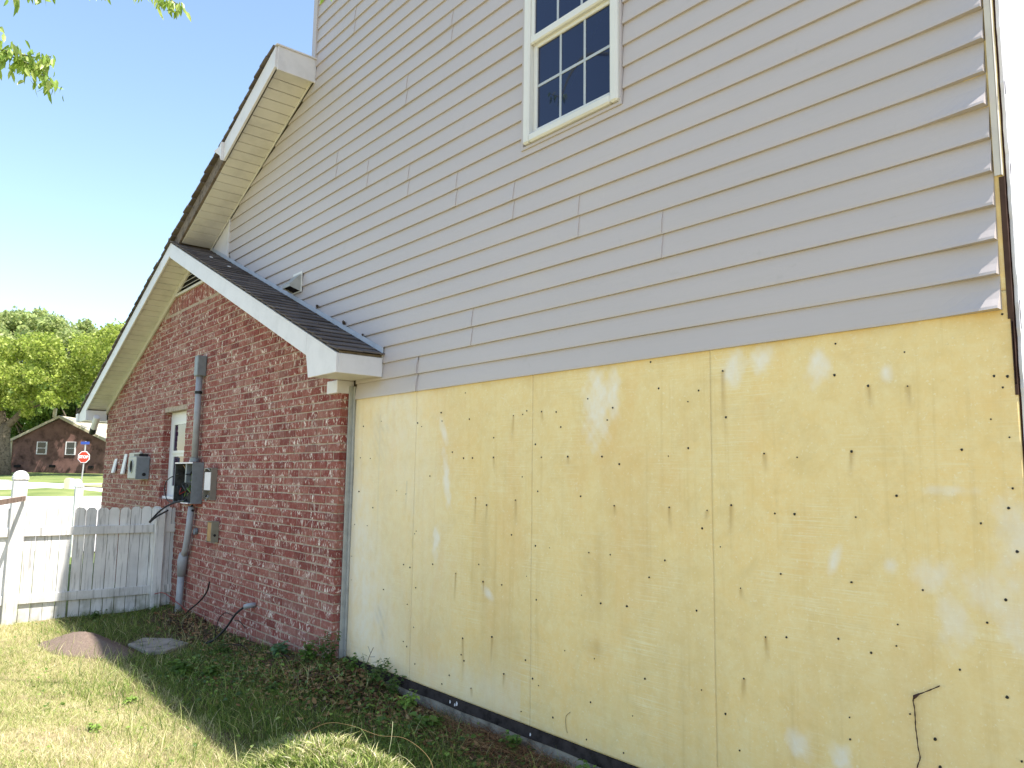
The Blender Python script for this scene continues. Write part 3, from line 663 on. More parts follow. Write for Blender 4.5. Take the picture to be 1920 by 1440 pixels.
# upper rake: white cover only on the top part, bare wood below
fu = MB(); band(-7.62, -6.42, ZL, .03, .225, mb=fu)
fu.prism([(-7.70, ZL(-7.70)-.045), (-7.62, ZL(-7.62)-.03), (-7.62, ZL(-7.62)-.225)], RY-.03, RY+.002)
fu.faces([(-7.62, RY, ZL(-7.62)-.03), (-7.62, RY, ZL(-7.62)-.2), (-7.78, RY-.05, ZL(-7.78)-.02), (-7.62, RY+.006, ZL(-7.62)-.03), (-7.62, RY+.006, ZL(-7.62)-.2), (-7.78, RY-.044, ZL(-7.78)-.02)], [(0,1,2),(3,4,5),(0,2,5,3),(1,2,5,4)])
fu.build('rake_fascia', WHITE, roof, bevel=.002, label='white rake cover bent loose at its lower end')
bwd = MB(); band(-9.18, -7.60, ZL, .03, .175, RY+.024, RY+.05, mb=bwd); bwd.build('bare_rake_board', RAWWOOD, roof, label='bare weathered rake board with its cover missing')
cpx = MB(); cpx.box(-6.43, -6.41, RY+.022, -.004, 5.225, 5.45); cpx.build('rake_end_cap', WHITE, roof, bevel=.003)
cpt = MB(); cpt.box(-6.46, -6.395, RY, -.002, 5.45, 5.462); cpt.build('rake_cap_flashing', WHITE, roof)
# soffit strips: lower left gable and upper rake
def soffit(xa, xb, Zf, dz, y0, y1, pitch=.115):
    x = xa
    while x < xb-.01:
        e = min(x+pitch, xb); g_ = .0055
        zc = lambda q: Zf(q)-dz
        m = MB(); yo = random.uniform(-.001, .001)
        vs = [(x+g_, y0, zc(x+g_)+yo), (e-g_, y0, zc(e-g_)+yo), (e-g_, y1, zc(e-g_)+yo), (x+g_, y1, zc(x+g_)+yo)]
        m.faces(vs+[(p[0], p[1], p[2]+.008) for p in vs], [(0,1,2,3),(0,1,5,4),(1,2,6,5),(2,3,7,6),(3,0,4,7)])
        m.build('soffit_panel', SOFF, roof); x = e
    m = MB(); m.poly([(xa, y0, Zf(xa)-dz+.009), (xb, y0, Zf(xb)-dz+.009), (xb, y1, Zf(xb)-dz+.009), (xa, y1, Zf(xa)-dz+.009)]); m.build('soffit_joint', plain('soffit_groove', (.20, .17, .11), .9, .1) if 'soffit_groove' not in bpy.data.materials else bpy.data.materials['soffit_groove'], roof, fix=False)
soffit(-13.0, -9.235, ZL, .165, RY+.022, BY+.0)
soffit(-9.225, -5.50, ZR, .165, RY+.022, BY+.0, .3)
soffit(-8.99, -6.43, ZL, .185, RY+.05, -.004)
ld = MB(); ld.prism([(-9.0, ZL(-9.0)-.205), (-6.43, ZL(-6.43)-.215), (-6.43, ZL(-6.43)-.185), (-9.0, ZL(-9.0)-.185)], -.026, -.019); ld.build('soffit_channel', SOFF, roof)
ld = MB(); band(-12.98, -9.235, ZL, .165, .245, BY-.022, BY-.002, mb=ld); ld.build('frieze_board', FRIEZE, roof)
ld = MB(); band(-9.225, -5.62, ZR, .165, .215, BY-.018, BY-.002, mb=ld); ld.build('frieze_board', FRIEZE, roof)
# white flashing triangle where upper wall meets the ridge
tf = MB(); tf.prism([(-8.99, ZR(-8.99)), (-8.42, ZR(-8.42)), (-8.42, ZL(-8.42)-.19)], -.012, -.004); tf.build('wall_flashing', WHITE, roof, fix=True)
tv = MB(); tv.box(-8.432, -8.418, -.026, -.004, ZR(-8.42)+.01, ZL(-8.42)-.2); tv.build('siding_end_channel', WHITE, roof)
# shingles, small right slope (seen from above), laid in courses of tabs
def tab(x0, x1, y0, y1, Zf, th, lift):
    m = MB(); s = 1 if x1 > x0 else -1
    z0, z1 = Zf(x0)-.004, Zf(x1)+lift
    vs = [(x0, y0, z0), (x1, y0, z1), (x1, y1, z1), (x0, y1, z0)]
    m.faces(vs+[(p[0], p[1], p[2]-th) for p in vs], [(0,1,2,3),(4,5,6,7),(0,1,5,4),(1,2,6,5),(2,3,7,6),(3,0,4,7)]); return m
cs = .128; x = -9.20; r = 0
while x < -5.02:
    e = min(x+cs*1.02, -4.985); yb = RY-.02
    cuts = [yb]+[c for c in (RY+.0+(0.31 if r % 3 == 0 else 0.10 if r % 3 == 1 else 0.21), ) ]+[-.006]
    if r % 3 == 1: cuts = [yb, RY+.10, RY+.40-.006-.0]
    for a, b in zip(cuts[:-1], cuts[1:]):
        if b-a > .02: tab(x-.01, e+random.uniform(-.004, .005), a+random.uniform(0, .003), b-.003, ZR, .009, .008+random.uniform(0, .005)).build('shingle', SHING, roof)
    x += cs; r += 1
# left slope, course ends show along the rake
x = -6.45; r = 0
while x > -13.42:
    e = max(x-cs, -13.47)
    m = tab(x+.01, e-.006+random.uniform(-.006, .004), RY-.02+random.uniform(-.008, .006), 8.35, ZL, .018, .012+random.uniform(0, .006)); m.build('shingle', SHING, roof)
    x -= cs; r += 1
rc = MB(); rc.tube([(-9.235, RY-.025, 4.295), (-9.235, -.2, 4.30), (-9.0, -.02, 4.22)], [.02, .02, .012], 6); rc.build('ridge_cap', SHING, roof)
# step flashing along the wall
sf = MB(); 
a, b = -8.98, -5.0
for i in range(28):
    x0 = a+(b-a)*i/28; x1 = a+(b-a)*(i+1)/28+.004
    sf.prism([(x0, ZR(x0)+.008), (x1, ZR(x1)+.008), (x1, ZR(x1)+.048), (x0, ZR(x0)+.048)], -.024-.001*(i % 2), -.019)
sf.build('step_flashing', plain('blue_grey_flashing', (.46, .49, .54), .45, .35, var=.06), roof)
# debris caught on the flashing
DRY = plain('dry_leaf', (.10, .07, .05), .9, .1, var=.3, scale=30)
for i, (x, z) in enumerate([(-6.12, 3.05), (-5.62, 2.83), (-5.3, 2.69)]):
    m = MB(); s = [.012, .016, .007][i]
    for q in range(4): 
        c = Vector((x+random.uniform(-s, s), -.03, z+random.uniform(0, s))); m.obox(c, (s*.5, 0, .2*s), (0, .004, 0), (-.2*s, 0, s*.8*random.uniform(.5, 1.2)))
    m.build('leaf_scrap', DRY, None, label=['brown leaf scrap caught highest on the roof flashing', 'brown leaf scrap caught midway down the roof flashing', 'tiny leaf scrap near the lower end of the roof flashing'][i], cat='leaf')
for i, (x, y) in enumerate([(-8.35, -.22), (-7.9, -.18)]):
    m = MB(); c = Vector((x, y, ZR(x)+.018)); m.obox(c, (.018, 0, -.0075), (0, .012, 0), (.002, 0, .004)); m.build('roof_chip', WHITE, None, label=['pale chip on the shingles nearest the ridge', 'pale chip on the shingles a little below the ridge'][i], cat='debris')

# ============================================================= THINGS ON THE WALLS
# dryer vent hood
vh = empty('vent_hood', (-6.55, -.02, 3.33), 'small pale metal vent hood on the siding above the shingled roof', 'vent')
m = MB(); m.prism([(-6.655, 3.25), (-6.47, 3.25), (-6.47, 3.44), (-6.655, 3.44)], -.026, -.018); m.build('back_plate', WINW, vh)
m = MB(); A_ = [(-6.64, -.026, 3.42), (-6.48, -.026, 3.42), (-6.48, -.13, 3.31), (-6.64, -.13, 3.31), (-6.64, -.13, 3.285), (-6.48, -.13, 3.285), (-6.64, -.026, 3.255), (-6.48, -.026, 3.255)]
m.faces(A_, [(0,1,2,3),(3,2,5,4),(0,3,4,6),(1,7,5,2)]); m.build('hood', GREYL, vh, fix=False)
m = MB(); m.poly([(-6.63, -.028, 3.262), (-6.49, -.028, 3.262), (-6.49, -.115, 3.292), (-6.63, -.115, 3.292)]); m.build('opening', DARK, vh, fix=False)
# broken downspout
ds = empty('downspout', (-12.85, -.3, 2.36), 'short broken white downspout stub under the far eave', 'downspout')
m = MB(); m.tube([(-12.72, -.30, 2.42), (-12.88, -.30, 2.26)], .045, 10); m.build('pipe', WHITE, ds, smooth=False)
m = MB(); m.tube([(-12.879, -.30, 2.262), (-12.95, -.30, 2.19)], .047, 10); m.build('connector', BLACK, ds)
# conduit
cd = empty('electrical_conduit', (-8.8, -.16, .06), 'tall grey electrical conduit with capped top running down the brick wall', 'conduit')
m = MB(); m.box(-8.715, -8.605, -.212, -.112, 2.665, 2.89); m.build('top_cap', GREY, cd, bevel=.008)
m = MB(); m.tube([(-8.665, -.165, 2.70), (-8.65, -.165, 1.735)], .034, 14); m.build('upper_pipe', PVC, cd, smooth=True)
m = MB(); m.tube([(-8.664, -.165, 2.50), (-8.664, -.165, 2.47)], .041, 14); m.build('pipe_band', BLACK, cd)
m = MB(); m.tube([(-8.65, -.165, 1.77), (-8.65, -.165, 1.73)], .046, 14); m.build('pipe_collar', GREY, cd)
m = MB(); m.tube([(-8.655, -.165, 1.25), (-8.70, -.165, 1.02), (-8.76, -.165, .80), (-8.83, -.165, .70)], .034, 14); m.build('middle_pipe', PVC, cd, smooth=True)
m = MB(); m.tube([(-8.82, -.165, .74), (-8.845, -.165, .66), (-8.855, -.165, .50)], [.044, .054, .042], 14); m.build('coupling', PVC, cd, smooth=True)
m = MB(); m.tube([(-8.853, -.165, .56), (-8.89, -.165, -.05)], .037, 14); m.build('lower_pipe', PVC, cd, smooth=True)
m = MB(); m.tube([(-8.60, -.115, .99), (-8.60, -.14, .99)], .035, 10); m.build('pipe_strap', GREY, cd)
m = MB(); m.tube([(-8.655, -.16, 1.27), (-8.665, -.17, 1.22), (-8.62, -.16, 1.21)], .014, 6); m.build('cable_stub', BLACK, cd)
# open service box
eb_ = empty('electrical_box', (-8.8, -.17, 1.5), 'large grey electrical box with its cover missing and wires hanging out', 'electrical box')
x0, x1, y0, y1, z0, z1 = -9.10, -8.503, -.228, -.112, 1.285, 1.722
m = MB(); t_ = .006
m.box(x0, x1, y1-t_, y1, z0, z1); m.box(x0, x0+t_, y0, y1-t_, z0, z1); m.box(x1-t_, x1, y0, y1-t_, z0, z1); m.box(x0+t_, x1-t_, y0, y1-t_, z1-t_, z1); m.box(x0+t_, x1-t_, y0, y1-t_, z0, z0+t_)
m.build('box_shell', GREY, eb_)
m = MB(); m.box(x0, x1, y0-.003, y0, z1-.012, z1+.003); m.build('top_rim', WHITE, eb_)
m = MB(); m.box(x0+.28, x1-.08, y0-.003, y0, z0-.003, z0+.009); m.build('bottom_rim', WHITE, eb_)
DARKIN = plain('dark_interior', (.05, .05, .048), .6, .3, .3, var=.4, scale=20)
m = MB(); m.box(x0+.007, x1-.007, y1-.012, y1-.0065, z0+.007, z1-.007); m.box(x0+.0065, x0+.010, y0+.004, y1-.012, z0+.007, z1-.007); m.build('inner_dark_sheet', DARKIN, eb_)  # dark sheets added to darken the back and left inside wall
m = MB(); m.box(x0+.30, x0+.34, y0+.02, y1-.02, z0+.22, z1-.01); m.build('bus_bar', GREY, eb_)
WC = {'b': BLACK, 'r': plain('red_wire', (.30, .03, .025), .5), 'g': plain('green_wire', (.12, .22, .03), .5), 't': plain('tan_wire', (.35, .25, .14), .5)}
random.seed(5)
for i, cl in enumerate('bbbrgtbgrbtbgtbb'):
    p = [Vector((random.uniform(x0+.15, x1-.1), y1-.03, random.uniform(z0+.1, z1-.05)))]
    for q in range(4): p.append(Vector((min(x1-.05, max(x0+.05, p[-1].x+random.uniform(-.12, .12))), random.uniform(y0+.0, y1-.03), min(z1-.03, max(z0+.02, p[-1].z+random.uniform(-.12, .09))))))
    m = MB(); m.tube(p, .007 if cl == 'b' else .005, 6); m.build('wire', WC[cl], eb_, smooth=True)
def curve_pts(ps, n=8):
    out = []; P = [Vector(ps[0])]+[Vector(p) for p in ps]+[Vector(ps[-1])]
    for i in range(1, len(P)-2):
        for k in range(n):
            t = k/n; a, b, c, d = P[i-1], P[i], P[i+1], P[i+2]
            out.append(.5*((2*b)+(c-a)*t+(2*a-5*b+4*c-d)*t*t+(3*b-a-3*c+d)*t**3))
    out.append(P[-2]); return out
m = MB(); m.tube(curve_pts([(-9.02, -.20, 1.60), (-9.25, -.245, 1.54), (-9.36, -.25, 1.44), (-9.22, -.25, 1.30), (-9.0, -.23, 1.29), (-8.72, -.22, 1.315)]), .006, 6); m.build('wire', BLACK, eb_, smooth=True)
m = MB(); m.tube(curve_pts([(-8.72, -.20, 1.32), (-9.0, -.27, 1.27), (-9.15, -.34, 1.19), (-9.24, -.40, 1.09), (-9.22, -.42, 1.065), (-9.12, -.38, 1.13), (-8.98, -.31, 1.20)]), .010, 7); m.build('cable', BLACK, eb_, smooth=True)
# second small open box
b2 = empty('electrical_box', (-8.2, -.14, 1.5), 'small grey box with a white label and torn open bottom beside the conduit', 'electrical box')
x0, x1, y0, y1, z0, z1 = -8.31, -8.084, -.172, -.112, 1.335, 1.665
m = MB(); m.box(x0, x1, y1-t_, y1, z0, z1); m.box(x0, x0+t_, y0, y1-t_, z0, z1); m.box(x1-t_, x1, y0, y1-t_, z0, z1); m.box(x0+t_, x1-t_, y0, y1-t_, z1-t_, z1); m.build('box_shell', plain('olive_grey_metal', (.23, .21, .18), .5, .3, .3, var=.15), b2)
m = MB(); m.box(x0+.012, x1-.035, y0+.006, y0+.012, z0+.10, z1-.045); m.build('paper_label', WHITE, b2)
m = MB(); m.tube([(x0+.02, y0, z1-.03), (x0+.06, y0-.008, z1-.008), (x1-.09, y0-.008, z1-.008), (x1-.04, y0, z1-.03)], .005, 5); m.build('top_handle', GREYL, b2)
for i in range(7):
    m = MB(); px_, pz_ = random.uniform(x0+.03, x1-.05), random.uniform(z0+.01, z0+.09); m.tube([(px_, y0+.03, pz_), (px_+random.uniform(-.02, .02), y0, pz_-.02)], .009, 6); m.build('terminal', random.choice([GREYL, BLACK, RAWWOOD]), b2)
# meter socket
ms = empty('meter_socket', (-10.7, -.19, 1.66), 'grey electric meter socket with a round empty opening on the brick wall', 'meter socket')
m = MB(); x0, x1 = -10.90, -10.53; m.box(x0, x1, -.275, -.112, 1.53, 1.81)
m.build('socket_box', GREYL, ms, bevel=.006)
m = MB(); m.box(x1-.001, x1+.004, -.268, -.118, 1.525, 1.80); m.build('side_cover', GREY, ms)
m = MB(); c = Vector((-10.73, -.276, 1.685)); ring_ = [c+Vector((.075*math.cos(a*math.pi/12), 0, .075*math.sin(a*math.pi/12))) for a in range(24)]
m.poly(ring_); m.build('meter_opening', DARK, ms, fix=False)
m = MB(); m.tube([c+Vector((.08*math.cos(a*math.pi/12), 0, .08*math.sin(a*math.pi/12))) for a in range(25)], .008, 5); m.build('opening_rim', GREYL, ms)
m = MB(); m.tube([(x1+.004, -.175, 1.585), (x1+.012, -.175, 1.585)], .022, 12); m.build('knockout', BLACK, ms)
m = MB(); m.box(-11.42, -10.90, -.14, -.112, 1.56, 1.87); m.build('backing_plate', GREYL, ms)
m = MB(); m.box(-10.86, -10.62, -.22, -.112, 1.81, 1.845); m.build('top_hub', BLACK, ms)
for i, (x, dz) in enumerate([(-12.27, .20), (-11.75, .27)]):
    m = MB(); zt_ = 1.86 if i else 1.80; w_ = .13
    m.faces([(x, -.112, zt_), (x+w_, -.112, zt_), (x+w_, -.135, zt_-dz), (x, -.135, zt_-dz), (x, -.120, zt_), (x+w_, -.120, zt_), (x+w_, -.16, zt_-dz), (x, -.16, zt_-dz)], [(0,1,2,3),(4,5,6,7),(1,2,6,5),(0,3,7,4),(0,1,5,4),(2,3,7,6)])
    m.build('strap_bracket', WHITE, None, label=['shorter white strap bracket on the brick near the wall end', 'longer white strap bracket on the brick beside the meter socket'][i], cat='bracket')
jb = empty('junction_box', (-8.01, -.15, 1.02), 'small tan and grey open junction box low on the brick wall', 'junction box')
x0, x1, y0, y1, z0, z1 = -8.075, -7.949, -.186, -.112, .918, 1.128
m = MB(); m.box(x0, x1, y1-t_, y1, z0, z1); m.box(x0, x0+t_, y0, y1-t_, z0, z1); m.box(x1-t_, x1, y0, y1-t_, z0, z1); m.box(x0+t_, x1-t_, y0, y1-t_, z1-t_, z1); m.build('box_shell', plain('galvanised_olive', (.27, .26, .2), .5, .3, .4), jb)
m = MB(); m.box(x0+.008, x1-.012, y0+.002, y0+.006, z0+.012, z1-.012); m.build('wood_backing', plain('tan_wood', (.40, .25, .11), .8), jb)
m = MB(); m.tube([(x1, -.15, .99), (x1+.004, -.15, .99)], .014, 8); m.build('knockout', BLACK, jb)
ol = empty('cable_outlet', (-6.95, -.13, .43), 'small grey conduit elbow with a black cable low on the brick wall', 'cable outlet')
m = MB(); m.tube([(-6.93, -.112, .44), (-6.93, -.16, .44), (-6.97, -.19, .425)], .024, 8); m.build('elbow', PVC, ol, smooth=True)
m = MB(); m.tube(curve_pts([(-6.97, -.19, .425), (-7.02, -.25, .36), (-7.09, -.30, .24), (-7.16, -.38, .13), (-7.2, -.45, .10)]), .010, 7); m.build('cable', BLACK, ol, smooth=True)
m = MB(); m.tube(curve_pts([(-7.02, -.26, .34), (-7.14, -.30, .36), (-7.22, -.33, .28), (-7.24, -.34, .13)]), .004, 5); m.build('wire', BLACK, ol, smooth=True)
m = MB(); m.tube(curve_pts([(-7.05, -.24, .30), (-6.95, -.24, .31), (-6.85, -.22, .26)]), .004, 5); m.build('wire', BLACK, ol, smooth=True)
m = MB(); m.tube(curve_pts([(-7.93, -.18, .54), (-8.02, -.17, .43), (-8.2, -.18, .31), (-8.42, -.2, .2), (-8.6, -.2, .10)]), .008, 6); m.build('cable', BLACK, None, label='black cable end rising from the soil beside the conduit', cat='cable', smooth=True)
m = MB(); m.tube(curve_pts([(-9.29, -.30, .27), (-9.1, -.26, .30), (-8.9, -.22, .25), (-8.6, -.2, .20), (-8.45, -.19, .12)]), .004, 5); m.build('wire', WC['r'], None, label='thin red wire looping past the foot of the conduit', cat='wire', smooth=True)

# dead tendril on the foam
td = MB()
P_ = [(x, -.012-.003*math.sin(i), z) for i, (x, z) in enumerate(TENDRIL)]
td.tube(curve_pts(P_, 4), [.0014+.0012*math.sin(i*.9)**2+(.0025 if 8 < i < 18 else 0)*0 for i in range(len(P_)*4-3)], 5)
td.tube([(-1.242, -.012, .864), (-1.257, -.015, .852), (-1.262, -.012, .843)], [.003, .0065, .003], 6)
td.build('vine_tendril', plain('dead_vine', (.06, .035, .03), .9, .1), None, label='thin dead vine tendril climbing the yellow foam panel', cat='vine', smooth=True)

# ============================================================= FENCES
FX = -9.35
def picket(mb, x0, x1, w, z0, z1, dog=.035, axis='y', th=.016, base=FX):
    pass
def fence_board(parent, p0, p1, z0, z1, th=.017, dog=.03, name='picket', mat=FENCE, lean=0.0):
    """dog-eared board between ground points p0 and p1 (its width)"""
    p0, p1 = Vector(p0), Vector(p1); d = (p1-p0); w = d.length; d.normalize(); n = Vector((-d.y, d.x, 0))*th
    c = min(dog, w*.35)
    out = [(0, z0), (w, z0), (w, z1-c), (w-c*.6, z1-c*.25), (w-c, z1), (c, z1), (c*.6, z1-c*.25), (0, z1-c)]
    m = MB(); nn = len(out)
    vs = [p0+d*(a+lean*(b-z0))+Vector((0, 0, b)) for a, b in out]; vs = vs+[v+n for v in vs]
    m.faces(vs, [tuple(range(nn)), tuple(range(nn, 2*nn))[::-1]]); m.faces(vs, [(i, (i+1)%nn, nn+(i+1)%nn, nn+i) for i in range(nn)], 1)
    m.build(name, [mat, FEDGE], parent, fix=False)
fn = empty('picket_fence', (FX, -.8, .07), 'short weathered white picket fence joined to the brick wall, half in shade', 'fence')
ys = -.045; i = 0
random.seed(3)
pw = .103
while ys > -2.75:
    w = pw+random.uniform(-.004, .003)
    fence_board(fn, (FX-.045, ys, 0), (FX-.045, ys-w, 0), (.02)+random.uniform(-.02, .02), 1.225+random.uniform(-.008, .008), lean=random.uniform(-.003, .003))
    ys -= w+random.choice([.004, .005, .006, .008 if i not in (9,) else .02]); i += 1
for z in (.985, .31):
    for (ya, yb) in ((-.05, -.235), (-.335, -1.60), (-1.72, -2.75)):
        m = MB(); m.obox((FX-.02, (ya+yb)/2, z+.0), (.018, 0, 0), (0, (ya-yb)/2, 0), (0, 0, .045)); m.build('rail', FENCE, fn, bevel=.003)
m = MB(); m.box(FX-.035, FX+.055, -.335, -.235, .0, 1.21); m.build('post', FENCE, fn, bevel=.005)
def post_round(parent, x, y, z0, z1, r=.06, name='post'):
    m = MB(); m.box(x-r, x+r, y-r, y+r, z0, z1-.09); 
    prev = None
    for k in range(7):
        t = k/6; rr = r*1.12*math.cos(t*math.pi/2*.92) if k else r*1.12; z = z1-.09+.09*math.sin(t*math.pi/2)
        q = [(x-rr, y-rr, z), (x+rr, y-rr, z), (x+rr, y+rr, z), (x-rr, y+rr, z)]
        if prev: 
            for i in range(4): m.poly([prev[i], prev[(i+1)%4], q[(i+1)%4], q[i]])
        prev = q
    m.poly(prev); m.build(name, FENCE, parent)
sfn = empty('rail_fence', (-12, -.9, .07), 'white post and rail fence running from the corner post towards the street', 'fence')
P1, dirv = Vector((-9.37, -1.66, 0)), Vector((-2.4, .71, 0))
for p, zt_ in ((P1-dirv, 1.61), (P1, 1.61), (Vector((-16.0, .18, 0)), 1.42)):
    post_round(sfn, p.x, p.y, float(gh(p.x, p.y))-.05, zt_, .062)
dv = dirv.normalized(); nv = Vector((-dv.y, dv.x, 0))
Lf = dirv.length
for k in range(-1, 3):
    a, b = P1+dirv*k+dv*.07, P1+dirv*(k+1)-dv*.07
    for z in ():
        c = (a+b)/2; zz = z-.04*max(0, k); m = MB(); m.obox(c-nv*.035+Vector((0, 0, zz)), dv*((b-a).length/2), nv*.018, (0, 0, .043)); m.build('rail', FENCE if (z < 1) else FENCE, sfn)
m = MB(); a, b = P1-dirv+dv*.07, P1-dv*.07; c = (a+b)/2; m.obox(c+nv*.05*-1.2+Vector((0, 0, 1.33)), dv*((b-a).length/2), nv*.012, (0, 0, .024)); m.build('rail', plain('brown_rail', (.36, .27, .22), .9, .1, var=.2, scale=14), sfn, label='brown top rail')  # rail coloured brown all over, unlike the white fence

# ============================================================= LAWN THINGS
def m_mound():
    t = NT('dirt', 0.95, 0.1); a = t.noise(t.pos, 60, 5, .7)
    t.color(t.ramp(a, [(.3, (.13, .095, .075)), (.6, (.19, .145, .115)), (.8, (.27, .215, .175))])); t.bump(a, .6, .01); return t.m
MX, MY = -7.72, -1.28
n, k = 40, 14; V = []; F = []
for j in range(k+1):
    for i in range(n):
        a = 2*math.pi*i/n; r = j/k
        rx = .62*(1+.10*math.sin(2*a+.5)+.06*math.sin(5*a)); ry = .30*(1+.10*math.sin(3*a+1))
        u, v = rx*r*math.cos(a), ry*r*math.sin(a); ca, sa = math.cos(.2), math.sin(.2)
        x = MX+u*ca-v*sa; y = MY+u*sa+v*ca
        h = .125*(1-min(1, math.hypot(r*math.cos(a)+.1*(1-r), r*math.sin(a)-.35*(1-r)*0))**1.4)**1.3*(1+.15*math.sin(4*a)*r)+.006*math.sin(x*60)*math.sin(y*50)
        # crest pushed towards the wall end
        V.append((x, y, float(gh(x, y))+max(h, -.01)-(.01 if j == k else 0)))
for j in range(k):
    for i in range(n): F.append((j*n+i, j*n+(i+1)%n, (j+1)*n+(i+1)%n, (j+1)*n+i))
np_mesh('dirt_mound', np.array(V), np.array(F), m_mound(), smooth=True, label='low brown dirt mound in the lawn where the shadow edge crosses', cat='mound')
sb_ = MB(); pl = [(-7.60, -.98), (-7.80, -.80), (-7.62, -.60), (-7.33, -.54), (-7.12, -.80), (-7.15, -.92)]
top = [(x, y, .098) for x, y in pl]; bot = [(x, y, .03) for x, y in pl]; nn = len(pl)
sb_.faces(top+bot, [tuple(range(nn))]+[(i, (i+1)%nn, nn+(i+1)%nn, nn+i) for i in range(nn)])
sb_.build('concrete_slab', CONC, None, label='broken pale concrete slab lying between mound and brick wall', cat='slab', bevel=.006)

# ------------------------------------------------------------- grass
def unproj_mask(x, y, z, mx=.5):
    q = np.stack([x, y+2.9497, z-1.60045], -1); d = q@np.array(fw); a = q@np.array(rt2)/d; b = q@np.array(up2)/d
    return (d > 0)&(np.abs(a) < .662+mx)&(b > -.497-mx)
def blades(x, y, h, w, lean, col, seg=3, z=None):
    n = len(x); z = gh(x, y)-.004 if z is None else z
    ang = RNG.uniform(0, 2*np.pi, n); la = RNG.uniform(0, 2*np.pi, n)
    dx, dy = np.cos(ang), np.sin(ang); lx, ly = np.cos(la)*lean, np.sin(la)*lean
    V = np.zeros((n, 2*seg+1, 3)); C = np.ones((n, 2*seg+1, 4))
    for i in range(seg+1):
        t = i/seg; cx = x+lx*h*t**1.6; cy = y+ly*h*t**1.6; cz = z+h*t*(1-.35*t*np.minimum(1, lean))
        ww = w*(1-t)**.7*.5
        if i < seg:
            V[:, 2*i] = np.stack([cx-dx*ww, cy-dy*ww, cz], -1); V[:, 2*i+1] = np.stack([cx+dx*ww, cy+dy*ww, cz], -1)
            C[:, 2*i, :3] = C[:, 2*i+1, :3] = col*(.9+.1*t)
        else: V[:, 2*i] = np.stack([cx, cy, cz], -1); C[:, 2*i, :3] = col
    tri = []
    for i in range(seg-1): a = 2*i; tri += [(a, a+1, a+3), (a, a+3, a+2)]
    a = 2*(seg-1); tri += [(a, a+1, a+2)]
    tri = np.array(tri); F = (np.arange(n)[:, None, None]*(2*seg+1)+tri[None]).reshape(-1, 3)
    return V.reshape(-1, 3), F, C.reshape(-1, 4)
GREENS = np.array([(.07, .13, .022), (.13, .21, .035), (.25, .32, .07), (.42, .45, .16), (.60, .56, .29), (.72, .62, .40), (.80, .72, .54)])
def grass_colors(x, y, dry):  # dry also carries the painted sun and shade tone of the lawn
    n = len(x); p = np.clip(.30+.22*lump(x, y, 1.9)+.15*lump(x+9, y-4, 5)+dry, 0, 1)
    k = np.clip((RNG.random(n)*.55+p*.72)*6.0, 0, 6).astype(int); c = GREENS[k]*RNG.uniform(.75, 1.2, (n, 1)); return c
GM = m_vcol('grass_blade', .55, .35)
N = 470000
x = RNG.uniform(-9.3, -1.0, N); y = RNG.uniform(-5.4, .0, N)
ok = unproj_mask(x, y, gh(x, y))
dist = np.hypot(x, y+2.95); keep = RNG.random(N) < np.clip(1.2-dist/11, .45, 1)
sd = y > -1.18-.0*x
bare = np.zeros(N)
bare += np.exp(-((x+7.9)/.75)**2-((y+.22)/.33)**2)*1.3+np.exp(-((x+8.6)/.5)**2-((y+.2)/.3)**2)
bare += np.exp(-((x+3.4)/.55)**2-((y+.10)/.22)**2)*1.3
bare += np.exp(-((x+7.45)/.36)**2-((y+.78)/.23)**2)*2.0
ca, sa = math.cos(.2), math.sin(.2); u = (x-MX)*ca+(y-MY)*sa; v = -(x-MX)*sa+(y-MY)*ca
bare += (np.sqrt((u/.50)**2+(v/.27)**2) < 1)*3
bare += .55*(y > -.45)*(x > -7)*(x < -4.2)
bare += .35*(np.clip(lump(x*1.3, y*1.3, 3.3), 0, 1))*sd
keep &= RNG.random(N) > bare
keep &= ~((y > -.13)&(x < -5.4))&(y < -.02)
m_ = ok&keep; x, y = x[m_], y[m_]
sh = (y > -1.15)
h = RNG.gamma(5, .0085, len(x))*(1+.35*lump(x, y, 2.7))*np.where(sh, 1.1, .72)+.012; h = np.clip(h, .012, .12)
V, F, C = blades(x, y, h, RNG.uniform(.0022, .0045, len(x)), RNG.uniform(.15, 1.5, len(x)), grass_colors(x, y, np.where(sh, -.42, .16)))  # blades in shade coloured darker green and sunlit ones paler at the shadow edge
gr = np_mesh('grass', V, F, GM, color=C, kind='stuff'); gr['label'] = 'mown lawn grass, coloured yellow green in sun and deep green in shade'
# heap of sunlit clippings near the camera
n = 30000; th = RNG.uniform(0, 2*np.pi, n); r = np.sqrt(RNG.random(n)); hx, hy = -3.50+.80*r*np.cos(th), -1.05+.33*r*np.sin(th)
hy = hy+.06*(hx+3.5)
hz = gh(hx, hy)+(.17+.07*lump(hx, hy, 9.)+.03*lump(hx, hy, 21.))*np.clip(1-r**2.5, 0, 1)*RNG.random(n)**.3
k5 = np.clip(RNG.normal(3.0, 1.5, n)+1.2*lump(hx+5, hy, 12.), 0, 6).astype(int)
col = GREENS[k5]*RNG.uniform(.75, 1.2, (n, 1))
big = RNG.random(n) < .12
V, F, C = blades(hx, hy, np.where(big, RNG.uniform(.03, .06, n), RNG.uniform(.02, .07, n)), np.where(big, RNG.uniform(.008, .020, n), RNG.uniform(.003, .007, n)), RNG.uniform(.2, 1.5, n), col, z=hz)
hp = np_mesh('grass_clippings', V, F, GM, color=C, kind='stuff'); hp['label'] = 'heap of sunlit cut grass and weeds by the shadow edge'
